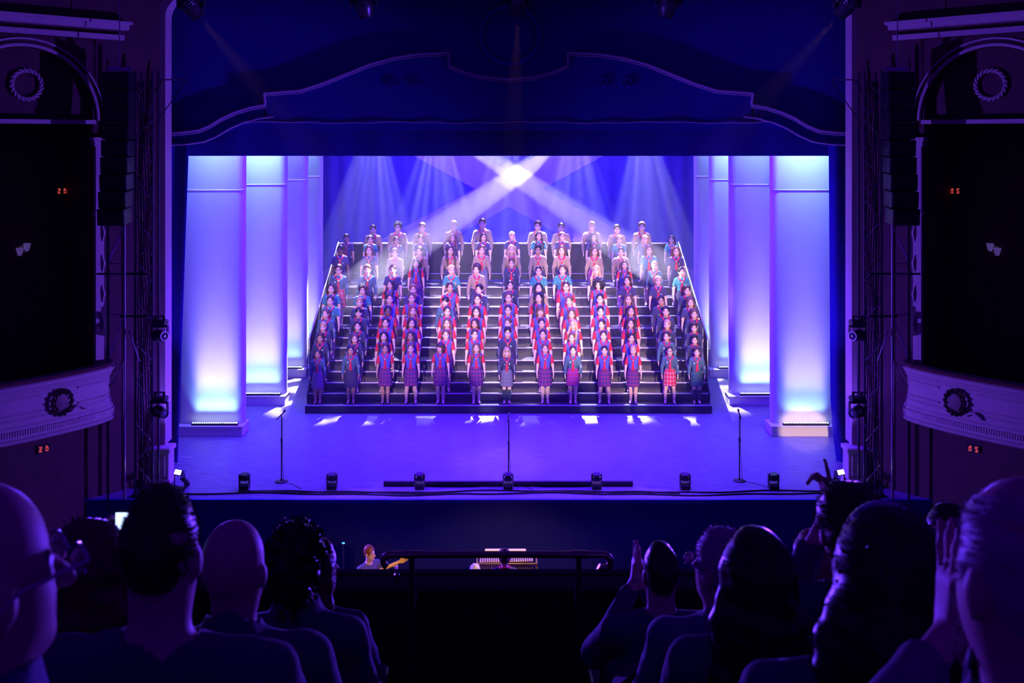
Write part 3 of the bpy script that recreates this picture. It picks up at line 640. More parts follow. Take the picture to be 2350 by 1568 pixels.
    off = M2 @ Vector((0, 0, 0.052)); wb(MB().box(Vector((p.x, 20.6, 0.33)) + off, (0.16, 0.09, 0.012), M2, bev=0.004), 'lens', M_bright, fl, hd)
    wb(MB().tube([(p.x, 20.72, 0.2), (p.x + s * -0.10, 20.74, 0.10), (p.x + s * -0.12, 20.76, 0.03)], 0.05, 10), 'ballast', M_shell, fl, smooth=True)
tower(-1); tower(1)

# ------------------------------------------------------------------ along the stage edge
YL = 20.62
fl_x = (561, 762, 963, 1166, 1369, 1572, 1775)
ords = ('first', 'second', 'third', 'fourth', 'fifth', 'sixth', 'seventh')
for i, px in enumerate(fl_x):
    x = (px - CX) * YL / F_PX
    r = empty('edge_lantern', (x, YL, 0)); tag(r, f'black compact stage-edge lantern, {ords[i]} along the cable from the guitarist\'s side', 'stage light', 'stage edge lanterns')
    b = MB().box((0, 0, 0.065), (0.20, 0.17, 0.11), bev=0.012).build('base', M_blackm, r, origin=Vector((0, 0, 0)), smooth=30)
    MB().box((0, -0.088, 0.09), (0.13, 0.006, 0.012)).build('label_strip', M_alu, b, origin=Vector((0, 0, 0)))
    MB().box((-0.07, 0.0, 0.006), (0.03, 0.15, 0.012)).box((0.07, 0, 0.006), (0.03, 0.15, 0.012)).build('rubber_foot', M_cable, b, origin=Vector((0, 0, 0)))
    for sx in (-1, 1): MB().box((sx * 0.098, 0, 0.20), (0.022, 0.10, 0.19), bev=0.008).build('yoke_arm', M_blackm, r, origin=Vector((0, 0, 0)))
    Mh = rot('X', 0.35); h = MB().box((0, 0.01, 0.235), (0.165, 0.15, 0.13), Mh, bev=0.025).build('head', M_blackm, r, origin=Vector((0, 0, 0)), smooth=30)
    MB().box(Vector((0, 0.01, 0.235)) + Mh @ Vector((0, 0.0, 0.068)), (0.13, 0.11, 0.012), Mh, bev=0.004).build('lens', mat('dark lens', (.01, .01, .015), .35), h, origin=Vector((0, 0, 0)))
def cable(seed, y, x0, x1, lab):
    rnd = random.Random(seed); pts = []; n = 90; ph = [rnd.random() * 6 for _ in range(4)]
    for i in range(n + 1):
        x = x0 + (x1 - x0) * i / n; pts.append((x, y + 0.06 * math.sin(x * 1.1 + ph[0]) + 0.03 * math.sin(x * 3.3 + ph[1]), 0.015))
    o = MB().tube(pts, 0.015, 6).build('stage_cable', M_cable, smooth=True); tag(o, lab, 'cable', 'cables along the stage edge')
cable(1, 20.28, -6.6, 6.5, 'black cable run closest to the stage lip, ending by the pointing hand')
cable(2, 20.35, -6.5, 3.4, 'middle black cable looping past the edge lanterns')
cable(3, 20.42, -5.4, 6.5, 'black cable run just before the edge lanterns')
o = MB().tube([P(881, 1108, 20.78), P(1452, 1108, 20.78)], 0.055, 12).build('black_pipe', M_blackm, smooth=True)
zoff = min(v.co.z for v in o.data.vertices); o.location.z = 0.0
tag(o, 'long black pipe lying on the stage behind the edge lanterns', 'pipe')
o = MB().box((0, 0, 0.004), (0.28, 0.03, 0.004), rot('Z', -0.25)).build('tape_mark', M_white); o.location = (P(428, 1050, 7.1 * F_PX / 737).x, 7.1 * F_PX / 737, 0.002); tag(o, 'short white tape mark on the stage floor beside the front column', 'tape')
def mic(px, ybase, ytop, lab, boom):
    Y = 7.1 * F_PX / (ybase - HY); x = (px - CX) * Y / F_PX; H = HC - (ytop - HY) * Y / F_PX
    r = empty('microphone_stand', (x, Y, 0)); tag(r, lab, 'microphone stand', 'microphone stands')
    O = Vector((0, 0, 0))
    MB().lathe([(0.13, 0), (0.132, 0.012), (0.12, 0.022), (0.03, 0.032), (0.022, 0.06)], O, 24).build('round_base', M_blackm, r, smooth=True, origin=O)
    MB().tube([(0, 0, 0.05), (0, 0, H * 0.55)], 0.013, 8).build('lower_tube', M_blackm, r, smooth=True, origin=O)
    MB().lathe([(0.018, H * .55), (0.020, H * .56), (0.020, H * .6), (0.015, H * .61)], O, 10).build('clutch', M_blackm, r, smooth=True, origin=O)
    MB().tube([(0, 0, H * .6), (0, 0, H * 0.93)], 0.009, 8).build('upper_tube', M_shell, r, smooth=True, origin=O)
    hd = MB().tube([(-boom * 0.10, -0.02, H * 0.87), (boom * 0.04, 0.03, H * 0.965)], [0.010, 0.014], 8).tube([(boom * 0.04, 0.03, H * 0.965), (boom * 0.055, 0.035, H * 0.985), (boom * 0.065, 0.04, H)], [0.016, 0.024, 0.018], 10)
    hd.build('microphone', M_shell, r, smooth=True, origin=O)
    MB().tube([(0.013, 0, H * 0.9), (0.02, -0.01, H * 0.4), (0.05, -0.05, 0.03), (0.3, -0.2, 0.008), (0.5, -0.45, 0.008)], 0.005, 6).build('cord', M_cable, r, smooth=True, origin=O)
mic(646, 1106, 942, 'tall black microphone stand before the second guitarist-side column', 1)
mic(1167, 1108, 948, 'tall black microphone stand on the centre line before the stairs', 0.2)
mic(1697, 1104, 940, 'tall black microphone stand before the column with the mid-height glow', -0.3)

# ------------------------------------------------------------------ pit: vibraphone, lamps, music stand
YV = 17.9; vb = empty('vibraphone', (P(1160, 1300, YV).x, YV, -1.45)); tag(vb, 'golden vibraphone with hanging resonator tubes lit by a desk lamp', 'vibraphone')
M_brass = mat('brass tube', (0.85, 0.60, 0.22), 0.30, metal=0.9); M_bar = mat('gold bar', (0.90, 0.72, 0.34), 0.35, metal=0.7)
xa, xb_ = P(1100, 0, YV).x, P(1224, 0, YV).x; zt = P(0, 1291, YV).z
nb = 24
for i in range(nb):
    x = xa + 0.02 + (xb_ - xa - 0.04) * i / (nb - 1); L_ = 0.42 - 0.16 * abs(i - nb / 2) / (nb / 2) * (1 if i > nb / 2 else 0.2)
    wb(MB().tube([(x, YV, zt - 0.02), (x, YV, zt - 0.05 - L_)], 0.013, 8), 'resonator_tube', M_brass, vb, smooth=True)
    wb(MB().box((x, YV + 0.10, zt + 0.012), (0.028, 0.26 - 0.004 * i, 0.014), bev=0.003), 'bar', M_bar, vb)
fr = MB().tube([(xa - 0.04, YV - 0.05, zt), (xb_ + 0.06, YV - 0.05, zt)], 0.014, 8).tube([(xa - 0.04, YV + 0.25, zt), (xb_ + 0.06, YV + 0.25, zt)], 0.014, 8)
for x in (xa - 0.04, xb_ + 0.06):
    fr.tube([(x, YV - 0.05, zt), (x, YV + 0.25, zt)], 0.014, 8).tube([(x, YV - 0.02, zt), (x, YV - 0.06, -1.45)], 0.018, 8).tube([(x, YV + 0.22, zt), (x, YV + 0.26, -1.45)], 0.018, 8)
fr.tube([(xa - 0.04, YV + 0.1, -1.6), (xb_ + 0.06, YV + 0.1, -1.6)], 0.016, 8); wb(fr, 'frame', M_brass, vb, smooth=True)
p = P(1160, 1263, 18.6); ms = empty('music_desk', (p.x, 18.6, -1.45)); tag(ms, 'wide music desk with a warm lit strip behind the vibraphone', 'music stand')
wb(MB().box((p.x, 18.6, p.z - 0.12), (0.76, 0.03, 0.26), rot('X', 0.25), bev=0.005), 'desk', M_blackm, ms); wb(MB().tube([(p.x, 18.62, p.z - 0.2), (p.x, 18.62, -1.43)], 0.016, 8).lathe([(0.22, -1.45), (0.2, -1.43), (0.02, -1.41)], (p.x, 18.62, 0), 16), 'stem', M_blackm, ms, smooth=True)
wb(MB().span((p.x - 0.37, 18.54, p.z - 0.005), (p.x + 0.37, 18.62, p.z + 0.02), bev=0.006), 'lamp_strip', mat('warm lamp strip', (1, 0.8, 0.4), 0.4, emit=(1.0, 0.62, 0.22), estr=0.5), ms)
p = P(788, 1247, 18.5); o = MB().box((0, 0, 0), (0.05, 0.03, 0.022), bev=0.004).build('status_lamp', mat('cyan indicator', (0.1, 0.6, 0.6), 0.4, emit=(0.1, 0.7, 0.8), estr=1.0), origin=Vector((0, 0, 0)))
o.location = p; tag(o, 'tiny cyan indicator lamp beyond the guitarist', 'lamp')
cs = empty('lamp_stand', (p.x, 18.52, -1.45)); tag(cs, 'slim dark tripod stand in the pit under the cyan indicator', 'stand')
wb(MB().tube([(p.x, 18.5, p.z - 0.012), (p.x, 18.5, -1.1)], 0.012, 8), 'pole', M_black, cs, smooth=True)
for a in (0.4, 2.5, 4.6): wb(MB().tube([(p.x, 18.5, -1.12), (p.x + 0.3 * math.cos(a), 18.5 + 0.3 * math.sin(a), -1.44)], 0.010, 6), 'leg', M_black, cs)

# ------------------------------------------------------------------ balcony (circle): floor tiers, front, rail, seats
ROWS = {'D': (1.35, 5.38), 'C': (2.05, 5.10), 'B': (2.75, 4.80), 'M': (3.47, 4.50), 'A': (4.2, 4.20)}
M_carp = mat('dark carpet', (0.05, 0.012, 0.02), 0.95, var=0.4, scale=40)
tiers = [(-1.2, 1.05, 5.66), (1.05, 1.77, 5.38), (1.77, 2.47, 5.10), (2.47, 3.19, 4.80), (3.19, 3.92, 4.50), (3.92, 5.32, 4.20)]
bf = empty('floor_circle', (0, 2.5, 3.7)); struct(bf); tag(bf, 'stepped dark floor of the circle seating', 'floor')
for i, (ya, yb2, z) in enumerate(tiers): wb(MB().span((-6, ya, 3.7), (6, yb2 - 0.002, z - 0.001)), 'tier', M_carp, bf)
par = empty('wall_circle_front', (0, 5.3, 3.4)); struct(par); tag(par, 'dark parapet at the front of the circle with a padded ledge', 'wall')
zl = P(0, 1307, 5.5).z
wb(MB().span((-6, 5.32, 3.4), (6, 5.48, zl - 0.06)), 'parapet', M_dark, par)
wb(MB().span((-6, 5.30, zl - 0.06), (6, 5.50, zl), bev=0.02), 'ledge', mat('padded ledge', (0.10, 0.03, 0.05), 0.5, var=0.2), par)
for xa_, xb2 in ((-1.03, 2.2), (-3.3, -1.5)):
    wb(MB().span((xa_, 5.42, zl), (xb2, 5.48, zl + 0.012), bev=0.006), 'ledge_lip', M_dark, par)
rl = empty('safety_rail', (P(1140, 1270, 5.2).x, 5.2, zl)); tag(rl, 'curled brass safety rail on two posts at the foot of the aisle', 'railing')
M_rail = mat('worn brass rail', (0.50, 0.36, 0.26), 0.25, metal=0.85)
zr = P(0, 1273, 5.0).z; xa, xb_ = P(895, 0, 5.0).x, P(1385, 0, 5.0).x
pts = arc((xa, 5.0, zr - 0.032), 0.032, PI * 1.35, PI / 2, 7) + arc((xb_, 5.0, zr - 0.034), 0.034, PI / 2, -PI * 0.75, 9)
pts = [(x, y, z) for x, y, z in pts]
wb(MB().tube(pts, 0.0165, 12), 'handrail', M_rail, rl, smooth=True)
for px in (945, 1328):
    x = P(px, 0, 5.0).x
    wb(MB().tube([(x, 5.0, zr - 0.01), (x, 5.0, 4.20)], 0.014, 10), 'post', M_rail, rl, smooth=True)
    wb(MB().tube([(x - 0.035, 5.0, zr), (x + 0.035, 5.0, zr)], 0.0195, 12), 'sleeve', M_rail, rl, smooth=True)
    wb(MB().lathe([(0.04, 4.20), (0.04, 4.215), (0.018, 4.23)], (x, 5.0, 0), 14), 'foot_flange', M_rail, rl, smooth=True)
    wb(MB().tube([(x, 5.0, zl - 0.03), (x, 5.31, zl - 0.03)], 0.010, 8), 'stay', M_rail, rl, smooth=True)
o = MB().box((0, 0, 0.018), (0.03, 0.03, 0.036), bev=0.006).build('ledge_fitting', M_shell); o.location = (P(911, 0, 5.36).x, 5.36, zl); tag(o, 'small metal fitting on the padded ledge by the brass rail', 'fitting')
M_seat = mat('plush seat', (0.09, 0.015, 0.05), 0.8, var=0.2, sheen=0.5); M_arm = mat('varnished armrest', (0.16, 0.07, 0.04), 0.3)
def seat(x, row, label):
    Y, z = ROWS[row]; r = empty('theatre_seat', (x, Y, z)); tag(r, label, 'seat', 'theatre seats'); O = Vector((0, 0, 0))
    MB().box((0, 0.10, 0.38), (0.46, 0.42, 0.10), bev=0.035).build('seat_cushion', M_seat, r, smooth=30, origin=O)
    pr = [(-0.23, 0.30), (0.23, 0.30), (0.235, 0.66), (0.21, 0.76), (0.14, 0.82), (0, 0.84), (-0.14, 0.82), (-0.21, 0.76), (-0.235, 0.66)]
    MB().prism(pr, -0.23, -0.16).build('backrest', M_seat, r, smooth=30, origin=O)
    for s in (-1, 1):
        a = MB().box((s * 0.255, 0.06, 0.29), (0.035, 0.36, 0.58), bev=0.012).build('side_standard', M_dark, r, origin=O)
        MB().tube([(s * 0.255, -0.14, 0.585), (s * 0.255, 0.02, 0.60), (s * 0.255, 0.22, 0.585), (s * 0.255, 0.25, 0.55)], [0.02, 0.028, 0.03, 0.02], 10).build('armrest', M_arm, a, smooth=True, origin=O)
# ------------------------------------------------------------------ smooth solids from blended capsules (one continuous skin)
class SDF:
    def __init__(s, xs, ys, zs):
        s.a = [np.asarray(v, np.float32) for v in (xs, ys, zs)]; s.F = np.full([len(v) for v in s.a], 1.0, np.float32)
    def grid(s, sl=None):
        x, y, z = s.a if sl is None else [v[q] for v, q in zip(s.a, sl)]
        return x[:, None, None], y[None, :, None], z[None, None, :]
    def sl(s, lo, hi): return tuple(slice(max(0, int(np.searchsorted(v, l)) - 1), int(np.searchsorted(v, h)) + 1) for v, l, h in zip(s.a, lo, hi))
    def put(s, sl, d, k, neg):
        F = s.F[sl]
        if F.size == 0: return
        if neg: h = np.maximum(k - np.abs(F + d), 0) / k if k > 0 else 0; s.F[sl] = np.maximum(F, -d) + h * h * k * .25
        else: h = np.maximum(k - np.abs(F - d), 0) / k if k > 0 else 0; s.F[sl] = np.minimum(F, d) - h * h * k * .25
    def cap(s, a, b, ra, rb=None, k=0.02, neg=False):
        rb = ra if rb is None else rb; a = np.array(a, float); b = np.array(b, float); m = max(ra, rb) + k + 0.035
        sl = s.sl(np.minimum(a, b) - m, np.maximum(a, b) + m); X, Y, Z = s.grid(sl); d = b - a; L2 = max(float(d @ d), 1e-9)
        t = np.clip(((X - a[0]) * d[0] + (Y - a[1]) * d[1] + (Z - a[2]) * d[2]) / L2, 0, 1)
        D = np.sqrt((X - a[0] - t * d[0]) ** 2 + (Y - a[1] - t * d[1]) ** 2 + (Z - a[2] - t * d[2]) ** 2) - (ra + (rb - ra) * t)
        s.put(sl, D.astype(np.float32), k, neg); return s
    def chain(s, pts, rs, k=0.02):
        for i in range(len(pts) - 1): s.cap(pts[i], pts[i + 1], rs[i], rs[i + 1], k)
        return s
    def ell(s, c, r, k=0.02, R=None, neg=False):
        m = max(r) + k + 0.035; sl = s.sl([q - m for q in c], [q + m for q in c]); X, Y, Z = s.grid(sl); X = X - c[0]; Y = Y - c[1]; Z = Z - c[2]
        if R is not None: X, Y, Z = (R[0][0] * X + R[1][0] * Y + R[2][0] * Z, R[0][1] * X + R[1][1] * Y + R[2][1] * Z, R[0][2] * X + R[1][2] * Y + R[2][2] * Z)
        k0 = np.sqrt((X / r[0]) ** 2 + (Y / r[1]) ** 2 + (Z / r[2]) ** 2); k1 = np.sqrt((X / r[0] ** 2) ** 2 + (Y / r[1] ** 2) ** 2 + (Z / r[2] ** 2) ** 2) + 1e-9
        s.put(sl, (k0 * (k0 - 1) / k1).astype(np.float32), k, neg); return s
    def cut(s, fn): s.F = np.maximum(s.F, fn(*s.grid()).astype(np.float32)); return s
    def noise(s, amp, freq, seed, n=5):
        r = np.random.RandomState(seed); X, Y, Z = s.grid(); T = 0
        for i in range(n):
            w = r.randn(3); w *= freq * (0.6 + 0.8 * r.rand()) / np.linalg.norm(w); T = T + np.sin(w[0] * X + w[1] * Y + w[2] * Z + r.rand() * 6.3)
        s.F = s.F + (amp / n ** .5 * T).astype(np.float32); return s
    def mesh(s, smooth=1):
        F = s.F; F[0], F[-1], F[:, 0], F[:, -1], F[:, :, 0], F[:, :, -1] = (1,) * 6
        ins = F < 0; C = [(i, j, k) for i in (0, 1) for j in (0, 1) for k in (0, 1)]; n = [q - 1 for q in F.shape]
        cnt = sum(ins[i:i + n[0], j:j + n[1], k:k + n[2]].astype(np.int8) for i, j, k in C); act = np.argwhere((cnt > 0) & (cnt < 8))
        if len(act) == 0: return np.zeros((0, 3)), np.zeros((0, 4), int)
        vid = np.full(n, -1, np.int64); vid[act[:, 0], act[:, 1], act[:, 2]] = np.arange(len(act))
        val = np.stack([F[act[:, 0] + i, act[:, 1] + j, act[:, 2] + k] for i, j, k in C], 1)
        pos = np.stack([np.stack([s.a[0][act[:, 0] + i], s.a[1][act[:, 1] + j], s.a[2][act[:, 2] + k]], 1) for i, j, k in C], 1)
        acc = np.zeros((len(act), 3)); num = np.zeros(len(act))
        for p in range(8):
            for q in range(p + 1, 8):
                if sum(abs(C[p][d] - C[q][d]) for d in range(3)) != 1: continue
                x = (val[:, p] < 0) != (val[:, q] < 0); t = np.where(x, val[:, p] / np.where(x, val[:, p] - val[:, q], 1), 0)
                acc += np.where(x[:, None], pos[:, p] + t[:, None] * (pos[:, q] - pos[:, p]), 0); num += x
        V = acc / num[:, None]; Q = []
        for ax in range(3):
            sh = [slice(None)] * 3; s0 = list(sh); s1 = list(sh); s0[ax] = slice(0, -1); s1[ax] = slice(1, None)
            A = ins[tuple(s0)]; B = ins[tuple(s1)]; e = np.argwhere(A != B); o1, o2 = [d for d in range(3) if d != ax]
            e = e[(e[:, o1] > 0) & (e[:, o2] > 0) & (e[:, o1] < n[o1]) & (e[:, o2] < n[o2])]
            def g(d1, d2): w = e.copy(); w[:, o1] -= d1; w[:, o2] -= d2; return vid[w[:, 0], w[:, 1], w[:, 2]]
            q = np.stack([g(1, 1), g(0, 1), g(0, 0), g(1, 0)], 1); fl = A[e[:, 0], e[:, 1], e[:, 2]]
            if ax == 1: fl = ~fl
            q[~fl] = q[~fl][:, ::-1]; Q.append(q)
        Q = np.concatenate(Q)
        for _ in range(smooth):
            S = np.zeros_like(V); m = np.zeros(len(V))
            for i in range(4):
                a, b = Q[:, i], Q[:, (i + 1) % 4]; np.add.at(S, a, V[b]); np.add.at(m, a, 1); np.add.at(S, b, V[a]); np.add.at(m, b, 1)
            V = V * .45 + .55 * S / m[:, None]
        return V, Q
    def build(s, name, m, smooth=1, midx=None, extra=None):
        V, Q = s.mesh(smooth); mi = midx(V[Q].mean(1)).tolist() if midx is not None else None
        V, Q = V.tolist(), Q.tolist()
        if extra:
            ev, ef = extra(V); o = len(V); V += ev; Q += [tuple(i + o for i in f) for f in ef]
            if mi is not None: mi += [0] * len(ef)
        return mk(name, V, Q, m, True, mi)
def rng(*parts):
    out = []
    for a, b, st in parts: out.append(np.arange(a, b - st * .25, st))
    return np.concatenate(out)
def inst(name, me, parent, mats=None):
    o = bpy.data.objects.new(name, me); link(o, parent)
    if mats:
        for i, m in enumerate(mats):
            if m is not None: o.material_slots[i].link = 'OBJECT'; o.material_slots[i].material = m
    return o

# ------------------------------------------------------------------ choir member prototypes (1.6 m tall, facing -Y)
SKIN = {1: mat('skin fair', (0.78, 0.52, 0.42), 0.55, var=0.06, scale=20), 2: mat('skin tan', (0.52, 0.30, 0.20), 0.55, var=0.06, scale=20), 3: mat('skin deep', (0.20, 0.10, 0.07), 0.5, var=0.06, scale=20)}
M_eye = mat('eye', (0.05, 0.035, 0.03), 0.3); M_brow = mat('brow', (0.10, 0.06, 0.04), 0.8); M_lip = mat('lips', (0.55, 0.13, 0.13), 0.5)
HAIR = {'k': mat('black hair', (0.012, 0.010, 0.012), 0.35, var=.4, scale=60), 'd': mat('dark brown hair', (0.045, 0.022, 0.015), 0.38, var=.4, scale=60), 'm': mat('brown hair', (0.13, 0.065, 0.035), 0.4, var=.35, scale=60),
        'o': mat('blond hair', (0.50, 0.33, 0.16), 0.42, var=.3, scale=60), 'r': mat('auburn hair', (0.22, 0.07, 0.03), 0.4, var=.3, scale=60), 'g': mat('grey hair', (0.55, 0.53, 0.52), 0.5, var=.2, scale=60)}
bx_, by_ = rng((-0.30, -0.19, 0.0075), (-0.19, 0.19, 0.0095), (0.19, 0.30, 0.0075)), rng((-0.21, 0.16, 0.0085))
bz_ = rng((-0.01, 0.62, 0.013), (0.62, 0.86, 0.007), (0.86, 1.36, 0.012), (1.36, 1.67, 0.0065))
HS = 1.16
def bodymesh(yaw, apart, wide=1.0):
    S = SDF(bx_, by_, bz_); R = rot('Z', yaw); Rm = [list(r) for r in R]
    def H(p): q = R @ Vector((p[0], p[1], 0)) * HS; return (q.x, q.y, 1.39 + (p[2] - 1.39) * HS)
    def hr_(*r): return tuple(v * HS for v in r)
    S.ell((0, 0, 1.20), (.145 * wide, .092, .165), .05).ell((0, 0, 1.03), (.115 * wide, .082, .15), .05).ell((0, 0, .88), (.142, .098, .12), .05)
    S.cap((-.125 * wide, .01, 1.285), (.125 * wide, .01, 1.285), .05, .05, .04)
    for s in (-1, 1):
        sh = .158 * wide
        S.chain([(s * sh, .01, 1.275), (s * .205 * wide, .015, 1.04), (s * .226, -.028, .835)], [.047, .036, .023], .03)
        S.ell((s * .228, -.040, .795), (.017, .036, .045), .015)
        for i, ln in enumerate((.070, .080, .076, .060)):
            y = -.068 + i * .0185; S.chain([(s * .229, y, .765), (s * .225, y - .004, .725), (s * .218, y - .002, .765 - ln)], [.0088, .0082, .0072], .004)
        S.chain([(s * .224, -.066, .80), (s * .214, -.088, .765), (s * .210, -.092, .735)], [.012, .010, .0085], .006)
        fx = (.125 if apart else .068)
        S.chain([(s * .08, 0, .86), (s * (.078 + (fx - .07) * .5), -.004, .46), (s * fx, .014, .30), (s * fx, .012, .085)], [.085, .052, .052, .032], .03)
        S.cap((s * fx, .01, .055), (s * (fx + .012), -.13, .034), .036, .030, .03)
    S.cap((0, .012, 1.40), (0, .02, 1.29), .047, .055, .03)
    S.ell(H((0, .008, 1.502)), hr_(.073, .088, .098), .02, Rm).ell(H((0, -.024, 1.437)), hr_(.053, .060, .062), .05, Rm)
    S.ell(H((0, -.060, 1.405)), hr_(.024, .022, .018), .025, Rm)
    S.cap(H((0, -.084, 1.492)), H((0, -.104, 1.460)), .008, .0135, .012)
    for s in (-1, 1):
        S.ell(H((s * .029, -.088, 1.490)), hr_(.016, .010, .009), .012, Rm, neg=True); S.ell(H((s * .074, .012, 1.478)), hr_(.010, .020, .030), .008, Rm)
        S.ell(H((s * .036, -.062, 1.452)), hr_(.020, .018, .018), .02, Rm)
    Ri = np.array(R.transposed())
    def midx(c):
        p = (c - np.array([0, 0, 1.39])) @ Ri.T / HS + np.array([0, 0, 1.39]); x, y, z = np.abs(p[:, 0]), p[:, 1], p[:, 2]; f = y < -.045; m = np.zeros(len(c), int)
        m[f & (np.abs(x - .030) < .0135) & (np.abs(z - 1.489) < .0065)] = 1
        m[f & (np.abs(x - .031) < .019) & (np.abs(z - 1.512) < .0045)] = 2
        m[f & (x < .026) & (np.abs(z - 1.421 - 12 * x * x) < .0068)] = 3
        return m
    return S.build('body', [SKIN[1], M_eye, M_brow, M_lip], 1, midx)
BODY = {}
for key, yaw, ap, wd in (('c', 0, 0, 1), ('l', -0.30, 0, 1), ('r', 0.26, 0, 1), ('a', 0, 1, 1), ('b', 0, 0, 1.1), ('t', -0.62, 0, 1)): BODY[key] = (bodymesh(yaw, ap, wd), yaw)
def torso(S, g, wd=1.0):
    S.ell((0, 0, 1.20), (.145 * wd + g, .092 + g, .165 + g), .05).ell((0, 0, 1.03), (.115 * wd + g, .082 + g, .15), .05).ell((0, 0, .88), (.142 + g, .098 + g, .12), .05).cap((-.125 * wd, .01, 1.285), (.125 * wd, .01, 1.285), .05 + g, .05 + g, .04)
def neckhole(S): S.cap((0, .012, 1.335), (0, -.02, 1.6), .055, .08, .01, neg=True)
tx, ty, tz = rng((-0.30, 0.30, 0.011)), rng((-0.17, 0.16, 0.011)), rng((0.78, 1.40, 0.011))
def shirt(kind, wd=1.0, side=1):
    S = SDF(tx, ty, tz); torso(S, .013, wd)
    if kind in ('short', 'sleeves'):
        if kind == 'sleeves': S.F[:] = 1
        for s in (-1, 1): S.cap((s * .150 * wd, .01, 1.272), (s * .212 * wd, .014, 1.04), .058, .060, .03)
        S.cut(lambda X, Y, Z: np.minimum(np.abs(X) - .150, 1.105 - Z + .15 * (np.abs(X) - .2) + 0 * Y))
        if kind == 'sleeves': S.cut(lambda X, Y, Z: .148 - side * X + 0 * Y + 0 * Z)
    if kind == 'long':
        for s in (-1, 1): S.chain([(s * .158 * wd, .01, 1.272), (s * .210 * wd, .015, 1.04), (s * .229, -.026, .845)], [.062, .052, .036], .03)
        S.cut(lambda X, Y, Z: np.minimum(np.abs(X) - .16, .838 - Z + 0 * Y))
    if kind == 'vest': S.cut(lambda X, Y, Z: np.abs(X) - .163 - .10 * np.clip(1.16 - Z, 0, .05) + 0 * Y)
    neckhole(S); S.noise(.0018, 70, 3)
    wz = .92 if kind in ('long',) else .955
    S.cut(lambda X, Y, Z: np.minimum(wz - Z, .165 - np.abs(X)) + 0 * Y) if kind in ('long', 'short') else S.cut(lambda X, Y, Z: .955 - Z + 0 * X + 0 * Y)
    return S.build('shirt_' + kind, mat('cloth', (0.5, 0.5, 0.5)), 1)
SH = {(k, w_): shirt(k, w_) for k in ('short', 'long') for w_ in (1.0, 1.1)}; SH['vest'] = shirt('vest'); SH['sl'], SH['sr'] = shirt('sleeves', 1.0, -1), shirt('sleeves', 1.0, 1)
def trousers():
    S = SDF(rng((-.24, .24, .012)), rng((-.16, .16, .012)), rng((0.03, 1.02, .014))); S.ell((0, 0, .90), (.15, .105, .14), .05)
    for s in (-1, 1): S.chain([(s * .08, 0, .86), (s * .082, 0, .46), (s * .075, .014, .05)], [.092, .068, .062], .02)
    S.cut(lambda X, Y, Z: np.maximum(.06 - Z, Z - .97) + 0 * X + 0 * Y); return S.build('trousers', mat('cloth', (.5, .5, .5)), 1)
TR = trousers()
def skirtmesh(z0, z1, flare, pleat):
    mb = MB(); seg = 72; vs = []; fs = []; lv = 9
    for io in (0, 1):
        for j in range(lv + 1):
            t = j / lv; z = z1 + (z0 - z1) * t; hip = min(1, t / .28)
            rx = .128 + .034 * hip + flare * t - io * .006; ry = .094 + .024 * hip + flare * .8 * t - io * .006
            for i in range(seg):
                a = 2 * PI * i / seg; w_ = 1 + pleat * t * math.cos(a * 18); vs.append((rx * w_ * math.cos(a), ry * w_ * math.sin(a), z))
    for io in (0, 1):
        o = io * (lv + 1) * seg
        for j in range(lv):
            for i in range(seg): q = (o + j * seg + i, o + j * seg + (i + 1) % seg, o + (j + 1) * seg + (i + 1) % seg, o + (j + 1) * seg + i); fs.append(q if io == 0 else q[::-1])
    o = (lv + 1) * seg
    for i in range(seg): a, b = lv * seg + i, lv * seg + (i + 1) % seg; fs.append((a, b, o + b, o + a)); a, b = i, (i + 1) % seg; fs.append((b, a, o + a, o + b))
    mb.add(vs, fs); return mb.mesh('skirt', mat('cloth', (.5, .5, .5)), smooth=60)
SK = {'g': skirtmesh(.50, 1.0, .030, .02), 'k': skirtmesh(.52, 1.0, .022, .035), 'n': skirtmesh(.48, 1.0, .030, .01)}
def tubeset(name, m, tubes, smooth=True):
    mb = MB()
    for pts, r, seg, fl in tubes: mb.tube(pts, r, seg, flat=fl)
    return mb.mesh(name, m, smooth)
M_red = mat('red neckerchief', (0.62, 0.010, 0.045), 0.75)
NK = MB()
loop = [(0, -.121, 1.232), (-.045, -.108, 1.285), (-.082, -.045, 1.335), (-.078, .035, 1.36), (-.035, .082, 1.368)]
loop = loop + [(-x, y, z) for x, y, z in reversed(loop)]
NK.tube(loop, [.017, .024, .026, .024, .022, .022, .024, .026, .024, .017], 8, flat=.75)
NK.tube([(0, -.124, 1.24), (-.012, -.132, 1.15), (-.020, -.130, 1.05), (-.026, -.122, .955)], [.012, .016, .020, .017], 8, flat=.4)
NK.tube([(0, -.124, 1.24), (.012, -.132, 1.15), (.018, -.130, 1.05), (.022, -.122, .965)], [.012, .015, .018, .015], 8, flat=.4)
NK = NK.mesh('neckerchief', M_red, True)
WOG = MB().lathe([(.006, -.016), (.016, -.010), (.018, .0), (.014, .012), (.005, .016)], (0, -.132, 1.236), 10).mesh('woggle', mat('pale woggle', (.8, .74, .62), .4), True)
def collar(m):
    t = [(0, .070, 1.368), (.066, .030, 1.36), (.072, -.045, 1.335), (.046, -.098, 1.30)]
    return tubeset('collar', m, [(t, [.018, .024, .028, .016], 8, .55), ([(-x, y, z) for x, y, z in t], [.018, .024, .028, .016], 8, .55)])
COLR = {'w': collar(mat('white collar', (.8, .78, .78), .7)), 'r': collar(mat('red collar', (.60, .012, .03), .7))}
